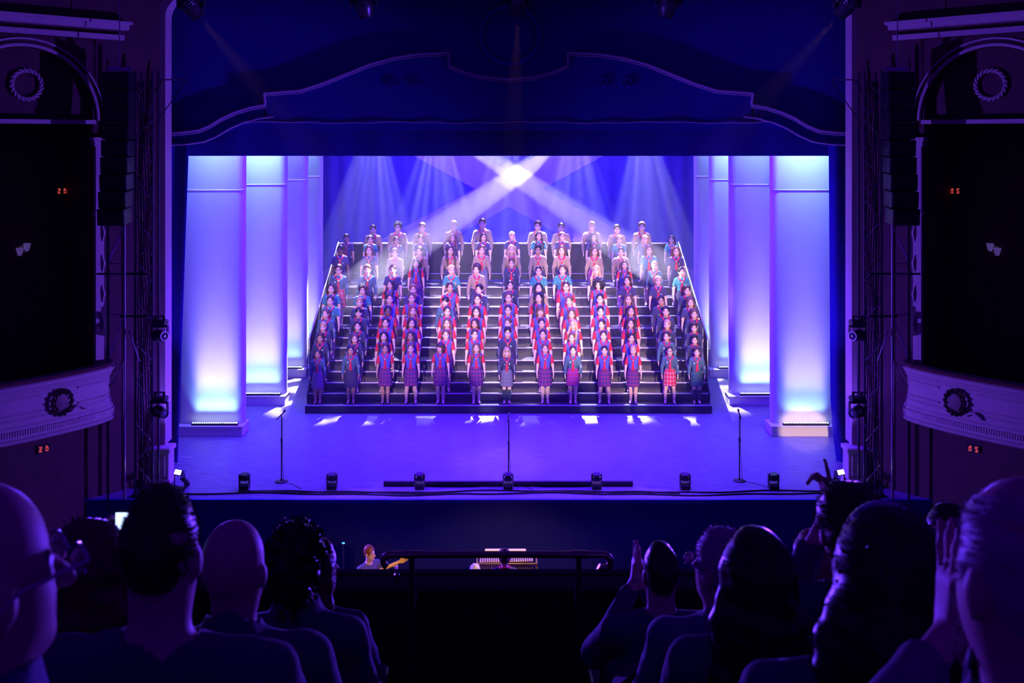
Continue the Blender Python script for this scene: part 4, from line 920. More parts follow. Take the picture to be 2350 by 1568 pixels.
def shoes(apart, s):
    mb = MB(); fx = .125 if apart else .068
    if True:
        c = Vector((s * (fx + .006), -.055, 0)); vs = []; fs = []
        out = [(0, -.105), (.032, -.085), (.042, -.03), (.034, .04), (.036, .085), (0, .105), (-.036, .085), (-.034, .04), (-.042, -.03), (-.032, -.085)]; k = len(out)
        for z, g in ((0.0, 1.0), (.018, 1.05), (.045, .92), (.052, .80)): vs += [c + Vector((x * g, y * g, z + (.012 if y > .06 and z > .03 else 0))) for x, y in out]
        fs = [tuple(reversed(range(k))), tuple(range(3 * k, 4 * k))] + [(j * k + i, j * k + (i + 1) % k, (j + 1) * k + (i + 1) % k, (j + 1) * k + i) for j in range(3) for i in range(k)]
        mb.add(vs, fs)
    return mb.mesh('shoe', mat('black shoe leather', (.012, .010, .014), .3), True)
SHOE = {(a_, s): shoes(a_, s) for a_ in (0, 1) for s in (-1, 1)}
def socks(s):
    S = SDF(rng((-.16, .16, .010)), rng((-.08, .08, .010)), rng((.03, .45, .012)))
    S.chain([(s * .076, -.002, .40), (s * .068, .014, .30), (s * .068, .012, .08)], [.060, .060, .042], .01)
    S.cut(lambda X, Y, Z: Z - .41 + 0 * X + 0 * Y); return S.build('sock', mat('dark knee sock', (.03, .06, .075), .9), 1)
SOCK = [socks(-1), socks(1)]
hx, hy, hz = rng((-.17, .17, .008)), rng((-.15, .20, .008)), rng((1.08, 1.68, .008))
def hairmesh(kind):
    S = SDF(hx, hy, hz)
    S.ell((0, .014, 1.512), (.083, .098, .099), .02)
    if kind in 'afr' or kind in ('bob', 'l'): S.ell((0, .03, 1.49), (.086, .09, .10), .02)
    if kind == 'c': S.ell((0, .015, 1.53), (.100, .110, .100), .02)
    if kind == 'a': S.ell((0, .03, 1.51), (.155, .135, .145), .02)
    if kind == 's': S.ell((0, -.01, 1.565), (.066, .075, .048), .03)
    if kind == 'q': S.ell((0, -.015, 1.575), (.070, .075, .05), .03)
    face = (.066, .092, .100) if kind != 'b' else (.064, .085, .072)
    S.ell((0, -.094, 1.460 if kind != 'b' else 1.440), face, .012, neg=True)
    if kind in ('s', 'b', 'c', 'q'): S.cut(lambda X, Y, Z: (1.432 + .3 * np.clip(-Y, -.1, .2) - Z) + 0 * X)
    if kind in ('t', 'p'):
        S.cut(lambda X, Y, Z: (1.425 + .45 * np.clip(-Y, -.05, .2) - Z) + 0 * X); S.ell((0, .118, 1.535), (.038, .034, .036), .015)
    if kind == 'p': S.chain([(0.02, .12, 1.52), (.075, .06, 1.40), (.085, -.05, 1.28), (.08, -.085, 1.14)], [.028, .026, .026, .014], .01)
    if kind == 'bob':
        for s in (-1, 1): S.chain([(s * .070, -.015, 1.52), (s * .078, -.01, 1.43), (s * .070, -.015, 1.365)], [.022, .026, .018], .02)
        S.cap((0, .06, 1.48), (0, .07, 1.37), .07, .055, .03); S.ell((0, -.075, 1.545), (.058, .025, .028), .02)
    if kind in ('l', 'f', 'a'):
        S.chain([(0, .06, 1.50), (0, .085, 1.36), (0, .105, 1.15)], [.075, .072, .05], .03)
        for s in (-1, 1): S.chain([(s * .070, -.005, 1.53), (s * .080, .01, 1.42), (s * .095, .045, 1.30)], [.022, .026, .024], .02)
    if kind == 'f':
        for s in (-1, 1): S.chain([(s * .076, -.01, 1.50), (s * .084, -.015, 1.40), (s * .098, -.085, 1.30), (s * .090, -.115, 1.15)], [.020, .026, .030, .016], .015)
    am = {'c': .009, 'a': .012, 's': .004, 'q': .006}.get(kind, .0025); S.noise(am, 150 if kind in 'ac' else 110, 11)
    return S.build('hair', HAIR['d'], 1)
HM = {k: hairmesh(k) for k in ('s', 'b', 't', 'l', 'f', 'c', 'a', 'p', 'bob', 'q')}
M_badge = mat('pale badge thread', (.75, .74, .70), .7)
def badges(pts):
    mb = MB()
    for x, y, z, r in pts:
        nrm = Vector((x * 3 if abs(x) > .17 else x * .6, -1, 0)).normalized(); q = nrm.to_track_quat('Z', 'X').to_matrix(); mb.lathe([(r, 0), (r, .004), (r * .5, .006)], (x, y, z), 8, q)
    return mb.mesh('badges', M_badge)
r_ = random.Random(3)
BAD = {'T': badges([(.226 + .02 * r_.uniform(-1, 1), -.048 + .008 * abs(i - 3), 1.12 - .022 * i, .011) for i in range(7)] + [(-.08, -.112, 1.19, .020)]),
       'N': badges([(.228, -.045, 1.14 - .032 * i, .011) for i in range(8)] + [(-.228, -.045, 1.12 - .04 * i, .010) for i in range(5)] + [(.075, -.114, 1.18, .020), (.03 + .02, -.108, 1.08, .010), (-.06, -.114, 1.16, .012)])}
LOGO = {'P': MB().prism([(.055, 1.155), (.095, 1.155), (.075, 1.185)], -.116, -.108).mesh('chest_logo', M_badge), 'E': MB().prism([(.055, 1.165), (.10, 1.172), (.10, 1.186), (.055, 1.180)], -.116, -.108).mesh('chest_logo', M_badge)}
SPEC = MB(); [SPEC.tube([(s * .030 + .022 * math.cos(a), -.108, 1.489 + .017 * math.sin(a)) for a in np.linspace(0, 2 * PI, 13)[:-1]], .0022, 5, closed=True) for s in (-1, 1)]
SPEC.tube([(-.008, -.109, 1.491), (.008, -.109, 1.491)], .002, 5); [SPEC.tube([(s * .052, -.106, 1.492), (s * .078, .0, 1.492)], .002, 5) for s in (-1, 1)]
SPEC = SPEC.mesh('spectacles', M_blackm)
CL = {'blue': mat('blue vest cloth', (.085, .105, .56), .8, var=.08), 'red': mat('red sleeve cloth', (.66, .012, .035), .75, var=.08), 'navy': mat('navy polo cloth', (.05, .042, .14), .8, var=.1), 'teal': mat('teal polo cloth', (.04, .23, .27), .8, var=.08),
      'tan': mat('tan shirt cloth', (.30, .215, .165), .8, var=.08), 'dteal': mat('dark teal shirt cloth', (.055, .125, .19), .8, var=.1), 'jkt': mat('navy jacket cloth', (.035, .040, .105), .85, var=.15),
      'pg': plaid('purple red tartan', (.055, .018, .16), (.10, .02, .13), (.62, .03, .06), .10), 'pm': plaid('magenta tartan', (.42, .01, .12), (.10, .02, .22), (.55, .05, .35), .12), 'pr': plaid('red white tartan', (.60, .015, .05), (.38, .01, .06), (.75, .62, .62), .12),
      'pgr': plaid('green tartan', (.02, .10, .10), (.02, .04, .07), (.10, .22, .18), .10), 'gr': plaid('grey tartan', (.16, .15, .19), (.08, .08, .12), (.30, .28, .34), .10), 'dk': mat('dark skirt cloth', (.03, .025, .07), .85), 'gs': mat('grey skirt cloth', (.20, .16, .20), .9)}
DESC = {'G': 'blue vest and red sleeves', 'P': 'navy polo shirt', 'E': 'teal polo shirt', 'B': 'tan long-sleeved shirt', 'T': 'dark teal long-sleeved shirt', 'N': 'navy jacket with badges'}
ORD = ('first', 'second', 'third', 'fourth', 'fifth', 'sixth', 'seventh', 'eighth', 'ninth', 'tenth', 'eleventh', 'twelfth', 'thirteenth')
def singer(loc, h, uni, hk, hc, skin, rz, label, bkey='c', skirt=None, glasses=False, group='choir on the stairs', sock=False, cat='person'):
    r = empty('person', loc, rz); r.scale = (h / 1.645,) * 3; tag(r, label, cat, group); wd = 1.1 if bkey == 'b' else 1.0; me, yaw = BODY[bkey]; ap = 1 if bkey == 'a' else 0
    inst('body', me, r, [SKIN[skin]]); hr = inst('hair', HM[hk], r, [HAIR[hc]]); hr.rotation_euler = (0, 0, yaw); hr.location = (0, 0, 1.39 * (1 - HS)); hr.scale = (HS,) * 3
    nk = inst('neckerchief', NK, r); inst('woggle', WOG, nk); inst('shoe', SHOE[(ap, -1)], r); inst('shoe', SHOE[(ap, 1)], r)
    if uni == 'G': inst('vest', SH['vest'], r, [CL['blue']]); inst('sleeve', SH['sl'], r, [CL['red']]); inst('sleeve', SH['sr'], r, [CL['red']]); inst('collar', COLR['r'], r); sk = 'pg'
    elif uni in 'PE': s_ = inst('polo_shirt', SH[('short', wd)], r, [CL['navy' if uni == 'P' else 'teal']]); inst('collar', COLR['w'], r); inst('chest_logo', LOGO[uni], s_); sk = 'dk'
    elif uni == 'B': inst('shirt', SH[('long', wd)], r, [CL['tan']]); sk = 'dk'
    else: s_ = inst('shirt' if uni == 'T' else 'jacket', SH[('long', wd)], r, [CL['dteal' if uni == 'T' else 'jkt']]); b = inst('badges', BAD[uni], s_); b['kind'] = 'stuff'; sk = 'dk'
    if skirt == 'trousers': inst('trousers', TR, r, [CL['dk']])
    else: inst('kilt' if skirt in ('pgr', 'gr') else 'skirt', SK['g' if uni == 'G' else ('n' if skirt in ('gs', 'dk') else 'k')], r, [CL[skirt or sk]])
    if sock: inst('sock', SOCK[0], r); inst('sock', SOCK[1], r)
    if glasses: g = inst('spectacles', SPEC, r); g.rotation_euler = (0, 0, yaw); g.location = (0, 0, 1.39 * (1 - HS)); g.scale = (HS,) * 3
    return r
# head-top pixels of every singer: x, y, uniform, hair, colour, skin, extras
CHOIR = [
 [(729,802,'T','t','d',2,dict(skirt='gs')),(805,793,'T','t','k',2,dict(skirt='dk')),(884,788,'G','t','d',2),(943,788,'G','t','m',1,dict(bkey='a')),(1011,786,'G','bob','d',1,dict(bkey='t')),(1093,786,'G','f','m',1),(1163,797,'N','bob','o',1,dict(skirt='gr',sock=True)),(1251,788,'G','t','m',1),(1315,793,'T','t','d',1,dict(skirt='pm')),(1387,793,'G','t','k',1,dict(bkey='a')),(1453,793,'G','t','o',1),(1537,794,'T','t','d',1,dict(skirt='pr',bkey='a',glasses=True)),(1599,797,'T','s','d',1,dict(skirt='pgr',sock=True))],
 [(735,764,'N','s','d',2),(814,766,'N','t','m',1),(881,760,'G','f','k',1),(943,759,'G','f','d',2),(1023,756,'G','t','m',1),(1089,755,'G','t','d',1),(1165,751,'N','q','k',1),(1246,755,'G','t','d',1),(1312,763,'G','t','m',1),(1385,758,'G','t','d',1),(1448,764,'G','p','k',1),(1530,760,'T','t','d',1),(1594,769,'N','q','k',1)],
 [(742,739,'N','s','o',1),(821,737,'N','t','k',1),(885,728,'G','t','k',1),(944,729,'G','l','d',1),(1026,729,'G','f','m',1),(1090,730,'G','l','d',2),(1166,729,'G','t','m',1),(1243,730,'G','t','d',1),(1316,733,'G','f','o',1,dict(glasses=True)),(1381,732,'G','t','d',1),(1447,730,'G','f','d',1),(1531,733,'N','t','o',1),(1593,741,'N','q','d',1)],
 [(748,708,'T','t','m',1),(823,705,'N','b','k',1),(890,701,'G','t','k',3),(947,701,'G','f','r',1),(1026,702,'G','t','d',1),(1093,703,'G','l','d',1),(1166,699,'G','t','d',1),(1239,702,'G','bob','m',1),(1312,708,'G','l','m',1),(1378,702,'G','t','k',1),(1448,701,'G','f','d',1),(1528,702,'N','t','k',1),(1593,709,'N','s','m',1)],
 [(758,678,'E','t','d',1),(825,682,'N','s','o',1),(894,673,'G','t','d',1),(945,671,'G','t','m',1),(1022,680,'T','b','k',1),(1096,674,'G','t','d',1),(1167,670,'G','t','m',1),(1237,670,'G','f','k',1),(1307,678,'G','t','m',1),(1377,673,'G','t','k',1),(1442,674,'G','f','m',1),(1517,678,'N','t','k',2),(1585,682,'P','l','m',1)],
 [(760,650,'E','l','d',1),(832,654,'E','c','d',1),(896,642,'G','f','k',1),(948,652,'P','t','r',1),(1032,647,'G','t','d',2),(1100,652,'N','s','k',1),(1171,644,'N','t','k',1),(1236,648,'B','f','k',1),(1299,645,'G','t','d',1),(1374,640,'G','a','k',1),(1440,632,'P','l','d',1),(1510,633,'P','t','o',1),(1577,655,'N','s','d',1)],
 [(777,607,'T','s','d',1,dict(glasses=True,skirt='pr')),(843,607,'T','s','m',1),(901,607,'P','t','d',1),(955,594,'G','f','k',1),(1036,608,'E','p','o',1),(1094,606,'B','c','d',1),(1174,593,'N','s','m',1),(1236,610,'E','t','d',1),(1291,607,'E','s','m',1,dict(bkey='b',skirt='pm')),(1369,609,'P','f','o',1),(1433,597,'G','f','d',1),(1502,599,'T','s','o',1),(1564,612,'E','t','k',1)],
 [(781,562,'P','t','k',3),(847,563,'P','l','m',1),(906,569,'B','t','m',1),(963,565,'B','p','d',1),(1033,563,'B','f','d',1),(1105,562,'B','s','m',1,dict(skirt='gr')),(1174,561,'B','f','o',1),(1235,562,'B','q','k',2),(1289,563,'B','l','m',1),(1364,565,'B','l','m',1,dict(skirt='pm')),(1425,567,'B','t','d',1),(1489,562,'E','l','m',1),(1552,565,'P','l','m',1)],
 [(795,537,'P','s','k',2,dict(skirt='trousers')),(850,540,'E','t','k',1),(909,543,'P','t','k',2),(965,538,'P','t','d',1),(1038,536,'P','f','m',1),(1109,534,'P','l','d',1),(1175,531,'P','p','o',1),(1236,531,'E','f','d',1),(1290,532,'P','t','m',1),(1362,534,'P','f','k',1),(1421,540,'E','t','m',1),(1480,539,'P','l','o',1),(1542,540,'E','l','k',1,dict(glasses=True))],
 [(856,516,'B','s','d',1),(913,510,'B','c','k',1),(969,511,'B','s','m',1),(1041,506,'B','s','o',1),(1107,501,'B','s','d',1),(1234,507,'B','q','d',1),(1288,511,'B','s','d',1),(1358,508,'B','s','o',1),(1416,515,'B','s','k',1),(1473,509,'B','s','m',1)]]
ROWSTEP = [1, 2, 3, 4, 5, 6, 8, 10, 12, 12]; rr = random.Random(21)
ROWN = ('front', 'second', 'third', 'fourth', 'fifth', 'sixth', 'seventh', 'eighth', 'ninth', 'rearmost')
for ri, row in enumerate(CHOIR):
    for ci, ent in enumerate(row):
        px, py, uni, hk, hc, skn = ent[:6]; ex = dict(ent[6]) if len(ent) > 6 else {}
        best = None
        for stp_ in ([ROWSTEP[ri]] if ri >= 8 else [ROWSTEP[ri], ROWSTEP[ri] + 1, ROWSTEP[ri] - 1]):
            if stp_ < 1 or (ri == 0 and stp_ != 1): continue
            Y = NOSE[stp_ - 1] + (0.175 if ri < 8 else (0.36 if ri == 8 else 0.98)); z = RISE * stp_; h = P(px, py, Y).z - z - (.03 if hk == 'a' else 0)
            pen = max(0, h - 1.79) * 10 + max(0, 1.36 - h) * 10 + (0.2 if stp_ != ROWSTEP[ri] else 0)
            if best is None or pen < best[0]: best = (pen, Y, z, h)
        _, Y, z, h = best; x = P(px, py, Y).x
        if ri == 9: ex.setdefault('bkey', 'b'); ex.setdefault('skirt', 'trousers')
        if hk in ('s', 'b', 'q') and uni in 'BTN' and 'skirt' not in ex: ex['skirt'] = 'trousers'
        if ri > 0: ex.setdefault('bkey', rr.choice('ccclr'))
        lab = f'person in {DESC[uni]}, {ROWN[ri]} choir row, {ORD[ci]} from guitarist\'s side'
        singer((x, Y, z), h, uni, hk, hc, skn, rr.uniform(-.07, .07) - x * .018, lab, group='choir on the stairs', **ex)
# ------------------------------------------------------------------ audience: people seen from behind, seated facing +Y
M_shirtd = mat('dark shirt cloth', (.10, .10, .16), .8, var=.15); M_shirtb = mat('blue-grey shirt cloth', (.16, .18, .30), .8, var=.15); M_shirtg = mat('grey check cloth', (.24, .22, .28), .8, var=.35, scale=30)
def fuzz(n, ln, seed, zmin=-9):
    def f(V):
        r = random.Random(seed); A = np.array(V); c = A.mean(0); ev = []; ef = []
        idx = [i for i in range(len(V)) if V[i][2] > zmin]
        for _ in range(n):
            p = Vector(V[r.choice(idx)]); d = (p - Vector((c[0], c[1], c[2] - .03))).normalized() + Vector((r.uniform(-.6, .6), r.uniform(-.6, .6), r.uniform(-.5, .5))); d.normalize(); t = d.orthogonal().normalized() * .0011
            l = ln * r.uniform(.4, 1); k = len(ev); bend = Vector((r.uniform(-.3, .3), r.uniform(-.3, .3), -.25)) * l
            ev += [tuple(p - t), tuple(p + t), tuple(p + d * l * .6 + t * .7), tuple(p + d * l + bend)]; ef += [(k, k + 1, k + 2), (k, k + 2, k + 3)]
        return ev, ef
    return f
def hand(S, w, d, n, curl=(0, 0, 0, 0), sc_=1.0, thumb=1):
    """wrist w, finger direction d, palm normal n; curl per finger (0 straight, 1 folded)"""
    w, d, n = Vector(w), Vector(d).normalized(), Vector(n).normalized(); sd = d.cross(n).normalized() * thumb
    for q in (-1, 0, 1): S.cap(w + sd * .020 * q * sc_, w + (d * .085 + sd * .024 * q) * sc_, .017 * sc_, .015 * sc_, .014)
    for i, ln in enumerate((.072, .082, .077, .060)):
        b = w + (d * .092 + sd * (.034 - .0225 * i)) * sc_; c = curl[i]; a1 = c * 1.4; a2 = c * 2.9; sp = sd * (.16 - .10 * i)
        m = b + (d * math.cos(a1) + n * math.sin(a1) + sp).normalized() * ln * .55 * sc_; e_ = m + (d * math.cos(a2) + n * math.sin(a2) + sp).normalized() * ln * .5 * sc_
        S.chain([b, m, e_], [.0098 * sc_, .009 * sc_, .0078 * sc_], .004)
    t0 = w + (d * .025 + sd * .030) * sc_; t1 = t0 + (d * .6 + sd * .75 + n * .25).normalized() * .042 * sc_; t2 = t1 + (d * .9 + sd * .3 + n * .2).normalized() * .034 * sc_
    S.chain([t0, t1, t2], [.014 * sc_, .011 * sc_, .009 * sc_], .008)
def sitter(label, loc, h, hair='short', hc='d', skin=1, yaw=0.0, rz=0.0, top=None, arms=None, res=.0085, fz=(0, 0), wide=1.0, glasses=False, group='audience in the circle', hands={}, collar_=False, hw=1.0):
    r = empty('person', loc, rz); k = h / 1.27; r.scale = (k, k, k); tag(r, label, 'person', group)
    R = rot('Z', yaw); Rm = [list(q) for q in R]
    def H(p): q = R @ Vector((p[0], p[1], 0)); return (q.x, q.y - .01, p[2])
    ex = max([abs(q) for a in (arms or {}).values() for p in a for q in (p[0],)] + [.30]) + .08
    hi = max([p[2] for a in (arms or {}).values() for p in a] + [1.2]) + .22; fy = max([p[1] for a in (arms or {}).values() for p in a] + [.2]) + .2
    S = SDF(rng((-ex, ex, res)), rng((-.22, min(fy, .5), res), (min(fy, .5), .68, .016)), rng((-.01, .62, .016), (.62, hi, res)))
    S.ell((0, -.02, .72), (.165 * wide, .10, .22), .06).ell((0, 0, .50), (.15 * wide, .11, .14), .06)
    ha = {-1: [(-.185 * wide, -.015, .905), (-.245 * wide, .06, .66), (-.14, .27, .60)], 1: [(.185 * wide, -.015, .905), (.245 * wide, .06, .66), (.14, .27, .60)]}
    if arms: ha.update(arms)
    for s in (-1, 1):
        S.cap((0, -.03, .945), (s * .155 * wide, -.02, .905), .055, .050, .04); S.chain(ha[s], [.050, .040, .027], .03)
        hv = hands.get(s)
        if hv: hand(S, ha[s][2], *hv, thumb=-s)
        else: hand(S, ha[s][2], (-s * .35, 1, -.25), (0, 0, -1), (.3, .3, .35, .4), 1, thumb=-s)
        S.chain([(s * .09, .0, .49), (s * .12, .42, .50), (s * .12, .43, .08)], [.085, .058, .040], .04); S.cap((s * .12, .42, .045), (s * .13, .56, .03), .04, .032, .03)
    S.cap((0, -.018, 1.08), (0, -.032, .93), .054, .062, .03)
    S.ell(H((0, -.008, 1.163)), (.076 * hw, .094, .106), .02, Rm).ell(H((0, .030, 1.085)), (.056 * hw, .062, .064), .05, Rm).ell(H((0, .070, 1.048)), (.026, .024, .020), .03, Rm)
    S.ell(H((0, -.02, 1.185)), (.068 * hw, .070, .074), .03, Rm)
    S.cap(H((0, .088, 1.150)), H((0, .114, 1.112)), .009, .0155, .014)
    for s in (-1, 1):
        S.ell(H((s * .031, .092, 1.146)), (.018, .010, .010), .012, Rm, neg=True)
        S.ell(H((s * (.005 + .076 * hw), -.004, 1.128)), (.010, .021, .034), .010, Rm)
    Ri = np.array(R.transposed())
    def midx(c):
        p = c @ Ri.T; x, y, z = np.abs(p[:, 0]), p[:, 1], p[:, 2]; f = y > .055; m = np.zeros(len(c), int)
        m[f & (np.abs(x - .032) < .015) & (np.abs(z - 1.146) < .007)] = 1; m[f & (np.abs(x - .033) < .02) & (np.abs(z - 1.170) < .005)] = 2; m[f & (x < .026) & (np.abs(z - 1.072) < .008)] = 3
        return m
    o = bpy.data.objects.new('body', S.build('body', [SKIN[skin], M_eye, M_brow, M_lip], 2, midx)); link(o, r)
    # garment with folds
    S = SDF(rng((-ex - .03, ex + .03, .0105)), rng((-.24, .36, .0105)), rng((.40, 1.08, .0105)))
    S.ell((0, -.02, .72), (.182 * wide, .118, .24), .06).ell((0, 0, .50), (.168 * wide, .128, .15), .06)
    for s in (-1, 1):
        S.cap((0, -.03, .950), (s * .158 * wide, -.02, .908), .066, .066, .04); a = [Vector(p) for p in ha[s]]; S.chain([a[0], a[1], a[1].lerp(a[2], .82)], [.066, .057, .044], .03)
    if collar_: S.cap((0, -.045, .985), (0, -.025, 1.0), .082, .080, .02)
    S.cap((0, -.02, .985), (0, -.005, 1.2), .064, .085, .01, neg=True); S.noise(.0045, 34, len(label)); S.noise(.0022, 85, len(label) + 3)
    o = bpy.data.objects.new('top', S.build('top', top or M_shirtd, 1)); link(o, r)
    T = SDF(rng((-.24, .24, .014)), rng((-.16, .60, .014)), rng((.06, .66, .014))); T.ell((0, 0, .50), (.172 * wide, .125, .13), .05)
    for s in (-1, 1): T.chain([(s * .09, .0, .49), (s * .12, .42, .50), (s * .12, .43, .08)], [.097, .073, .062], .03)
    o = bpy.data.objects.new('trousers', T.build('trousers', CL['dk'], 1)); link(o, r)
    # hair (facing +Y)
    if hair:
        S = SDF(rng((-.20, .20, .0075)), rng((-.24, .17, .0075)), rng((.72, 1.36, .0075))); full = hair not in ('short', 'crop', 'thin')
        g = {'crop': .004, 'thin': .005, 'short': .009}.get(hair, .012)
        S.ell((0, -.012, 1.170), (.076 + g, .094 + g, .104 + g), .02)
        if hair == 'curly': S.ell((0, -.02, 1.18), (.108, .115, .112), .03); S.cap((0, -.05, 1.14), (0, -.05, 1.03), .085, .06, .03)
        if hair == 'puff': S.ell((0, -.015, 1.20), (.092, .105, .095), .03); S.cap((0, -.05, 1.15), (0, -.045, 1.08), .072, .05, .03)
        if hair == 'bob': S.chain([(0, -.03, 1.16), (0, -.04, 1.04), (0, -.04, .985)], [.092, .100, .075], .03); S.chain([(.08, .0, 1.12), (.095, .01, 1.02), (.088, .01, .975)], [.03, .034, .02], .02).chain([(-.08, .0, 1.12), (-.095, .01, 1.02), (-.088, .01, .975)], [.03, .034, .02], .02)
        if hair in ('long', 'mane'):
            w_ = 1.0 if hair == 'long' else 1.3
            S.chain([(0, -.04, 1.17), (0, -.06, 1.03), (0, -.10, .86)], [.088 * w_, .090 * w_, .070 * w_], .03)
            for s in (-1, 1): S.chain([(s * .070, -.01, 1.16), (s * .085 * w_, -.03, 1.02), (s * .10 * w_, -.06, .88), (s * .095 * w_, -.09, .80)], [.03, .042, .045, .02], .03)
        S.ell((0, .105, 1.105), (.066, .085, .095), .012, neg=True)
        if not full:
            zc = {'crop': 1.112, 'short': 1.095, 'thin': 1.10}[hair]; S.cut(lambda X, Y, Z: (zc + .35 * np.clip(Y, -.05, .2) - Z) + 0 * X)
            for s in (-1, 1): S.ell((s * .085, .004, 1.125), (.016, .026, .036), .006, neg=True)
        if hair == 'thin': S.ell((0, .03, 1.29), (.06, .10, .05), .02, neg=True)
        S.noise({'curly': .011, 'puff': .006, 'short': .003, 'crop': .0015}.get(hair, .003), 130 if hair == 'curly' else 90, 5)
        me = S.build('hair', HAIR[hc], 1, None, fuzz(*fz, len(label), 1.12 if hair in ('crop', 'short', 'thin') else -9) if fz[0] else None); o = bpy.data.objects.new('hair', me); link(o, r); o.rotation_euler = (0, 0, yaw); o.location = (0, -.01, 0); o.scale = (hw, 1, 1)
    if glasses:
        g = MB()
        for s in (-1, 1): g.tube([(s * .033 + .024 * math.cos(a), .118, 1.146 + .019 * math.sin(a)) for a in np.linspace(0, 2 * PI, 15)[:-1]], .0028, 6, closed=True).tube([(s * .057, .116, 1.148), (s * .086, .02, 1.148), (s * .088, -.012, 1.130)], .003, 6)
        g.tube([(-.009, .120, 1.150), (.009, .120, 1.150)], .0025, 6); o = g.build('spectacles', mat('spectacle metal', (.7, .7, .75), .15, metal=1), r, smooth=True, origin=Vector((0, 0, 0))); o.rotation_euler = (0, 0, yaw); o.location = (0, -.01, 0)
        gl = MB()
        for s in (-1, 1): gl.lathe([(.023, -.001), (.020, .003), (.002, .0045)], (s * .033, .116, 1.146), 14, rot('X', -PI / 2), sy=.8)
        q = gl.build('lenses', mat('spectacle lens', (.5, .5, .6), .05, metal=.5), o, smooth=True, origin=Vector((0, 0, 0)))
    return r
def aud(label, px, py, row, seatlab, **kw):
    Y, z = ROWS[row]; p = P(px, py, Y); h = p.z - z; seat(p.x, row, seatlab); return sitter(label, (p.x, Y, z), h, **kw)
def loc_(px, py, Yw, px0, py0, row):
    """pixel at world depth Yw -> local coordinates of a sitter"""
    Y, z = ROWS[row]; p0 = P(px0, py0, Y); k = (p0.z - z) / 1.27; q = P(px, py, Yw); return ((q.x - p0.x) / k, (Yw - Y) / k, (q.z - z) / k)
aud('person in spectacles and collared shirt turned toward the stage, rearmost row, guitarist\'s side', -38, 1104, 'D', 'plush seat of the turned person in spectacles and collared shirt', hair=None, yaw=-.75, glasses=True, top=M_shirtb, collar_=True, res=.0075, wide=1.08)
a = loc_(296, 1275, 3.13, 205, 1198, 'B')
aud('person holding up a lit phone on the guitarist\'s side of the circle', 205, 1198, 'B', 'plush seat under the phone holder', hair='bob', hc='m', hw=1.22, fz=(900, .02), arms={1: [(.185, -.015, .905), (.22, .18, .76), a]}, hands={1: ((-.1, .2, 1), (0, -1, 0), (.5, .5, .5, .5))})
aud('person in a broad dark collarless shirt, one row behind the phone holder', 375, 1117, 'C', 'plush seat of the person in the broad dark collarless shirt', hair='crop', hc='d', fz=(2600, .010), top=M_shirtd, wide=1.12, res=.0075, hw=.86)
aud('person in a dark collared jacket in the phone holder\'s row', 541, 1192, 'B', 'plush seat of the collared-jacket wearer in the phone holder\'s row', hair=None, top=M_shirtd, yaw=-.15, collar_=True, wide=1.05, res=.0075)
aud('person in a dark jacket on the aisle, one row before the phone holder', 682, 1208, 'M', 'plush aisle seat one row before the phone holder', hair='curly', hc='k', fz=(2600, .028), top=M_shirtd, wide=.92, collar_=True, hw=.84)
aud('person turned toward the aisle in the front row, guitarist\'s side', 724, 1236, 'A', 'plush front-row seat of the person turned toward the aisle', hair='long', hc='m', yaw=-.7, fz=(900, .02), wide=.9)
h1 = loc_(1456, 1338, 4.42, 1515, 1245, 'A'); h2 = loc_(1470, 1340, 4.46, 1515, 1245, 'A')
aud('person clapping in the front row beside the brass rail', 1515, 1245, 'A', 'plush seat under the clapping person by the rail', hair='short', hc='d', hw=.82, fz=(900, .012), res=.0065, arms={-1: [(-.185, -.015, .905), (-.26, .12, .74), h1], 1: [(.185, -.015, .905), (.14, .20, .76), h2]}, hands={-1: ((.05, .1, 1), (1, 0, 0), (0, .05, .05, .1)), 1: ((0, .1, 1), (-1, .2, 0), (.1, .1, .1, .1))})
aud('person in spectacles and blue-grey jacket looking toward the aisle, behind the brass-rail clapper', 1655, 1213, 'M', 'plush seat of the blue-grey jacket wearer', hair='short', hc='g', yaw=.7, glasses=True, fz=(1200, .014), top=M_shirtb, collar_=True)
aud('person in a plain dark top seated behind the blue-grey jacket wearer', 1733, 1215, 'B', 'plush seat behind the blue-grey jacket wearer', hair='long', hc='k', fz=(1200, .016), top=M_shirtd)
aud('person with head turned to the aisle, front row, next to the brass-rail clapper', 1868, 1219, 'A', 'plush front-row seat next to the brass-rail clapper', hair='bob', hc='o', yaw=.4, fz=(1000, .02), wide=.9)
a = loc_(1912, 1162, 3.62, 1946, 1119, 'M')
aud('person pointing a raised hand at the stage', 1946, 1119, 'M', 'plush seat under the person with the raised hand', hair='puff', hc='d', fz=(1500, .016), res=.0065, arms={-1: [(-.185, -.015, .905), (-.22, .06, .80), a]}, hands={-1: ((-.28, .25, 1), (-.85, -.2, .15), (0, .75, .8, .85), .88)})
rm = aud('person wearing a shiny headband over a dark top', 2032, 1176, 'C', 'plush seat under the person with the headband', hair='mane', hc='k', fz=(2200, .022), top=M_shirtd, wide=1.25)
hbnd = MB().tube([(.092 * math.cos(a), -.005 + .02 * math.sin(a), 1.175 + .108 * math.sin(a)) for a in np.linspace(.25, PI - .25, 17)], .007, 8, flat=2.0); o = hbnd.build('headband', mat('glossy headband', (.55, .5, .75), .15, metal=.3), rm, smooth=True, origin=Vector((0, 0, 0)))
aud('person in a high collar in the front row, farthest from the brass rail', 2176, 1158, 'A', 'plush front-row seat farthest from the brass rail', hair='short', hc='d', yaw=.3, fz=(1000, .014), collar_=True)
h1 = loc_(2182, 1452, 1.70, 2344, 1094, 'D'); h2 = loc_(2215, 1460, 1.73, 2344, 1094, 'D')
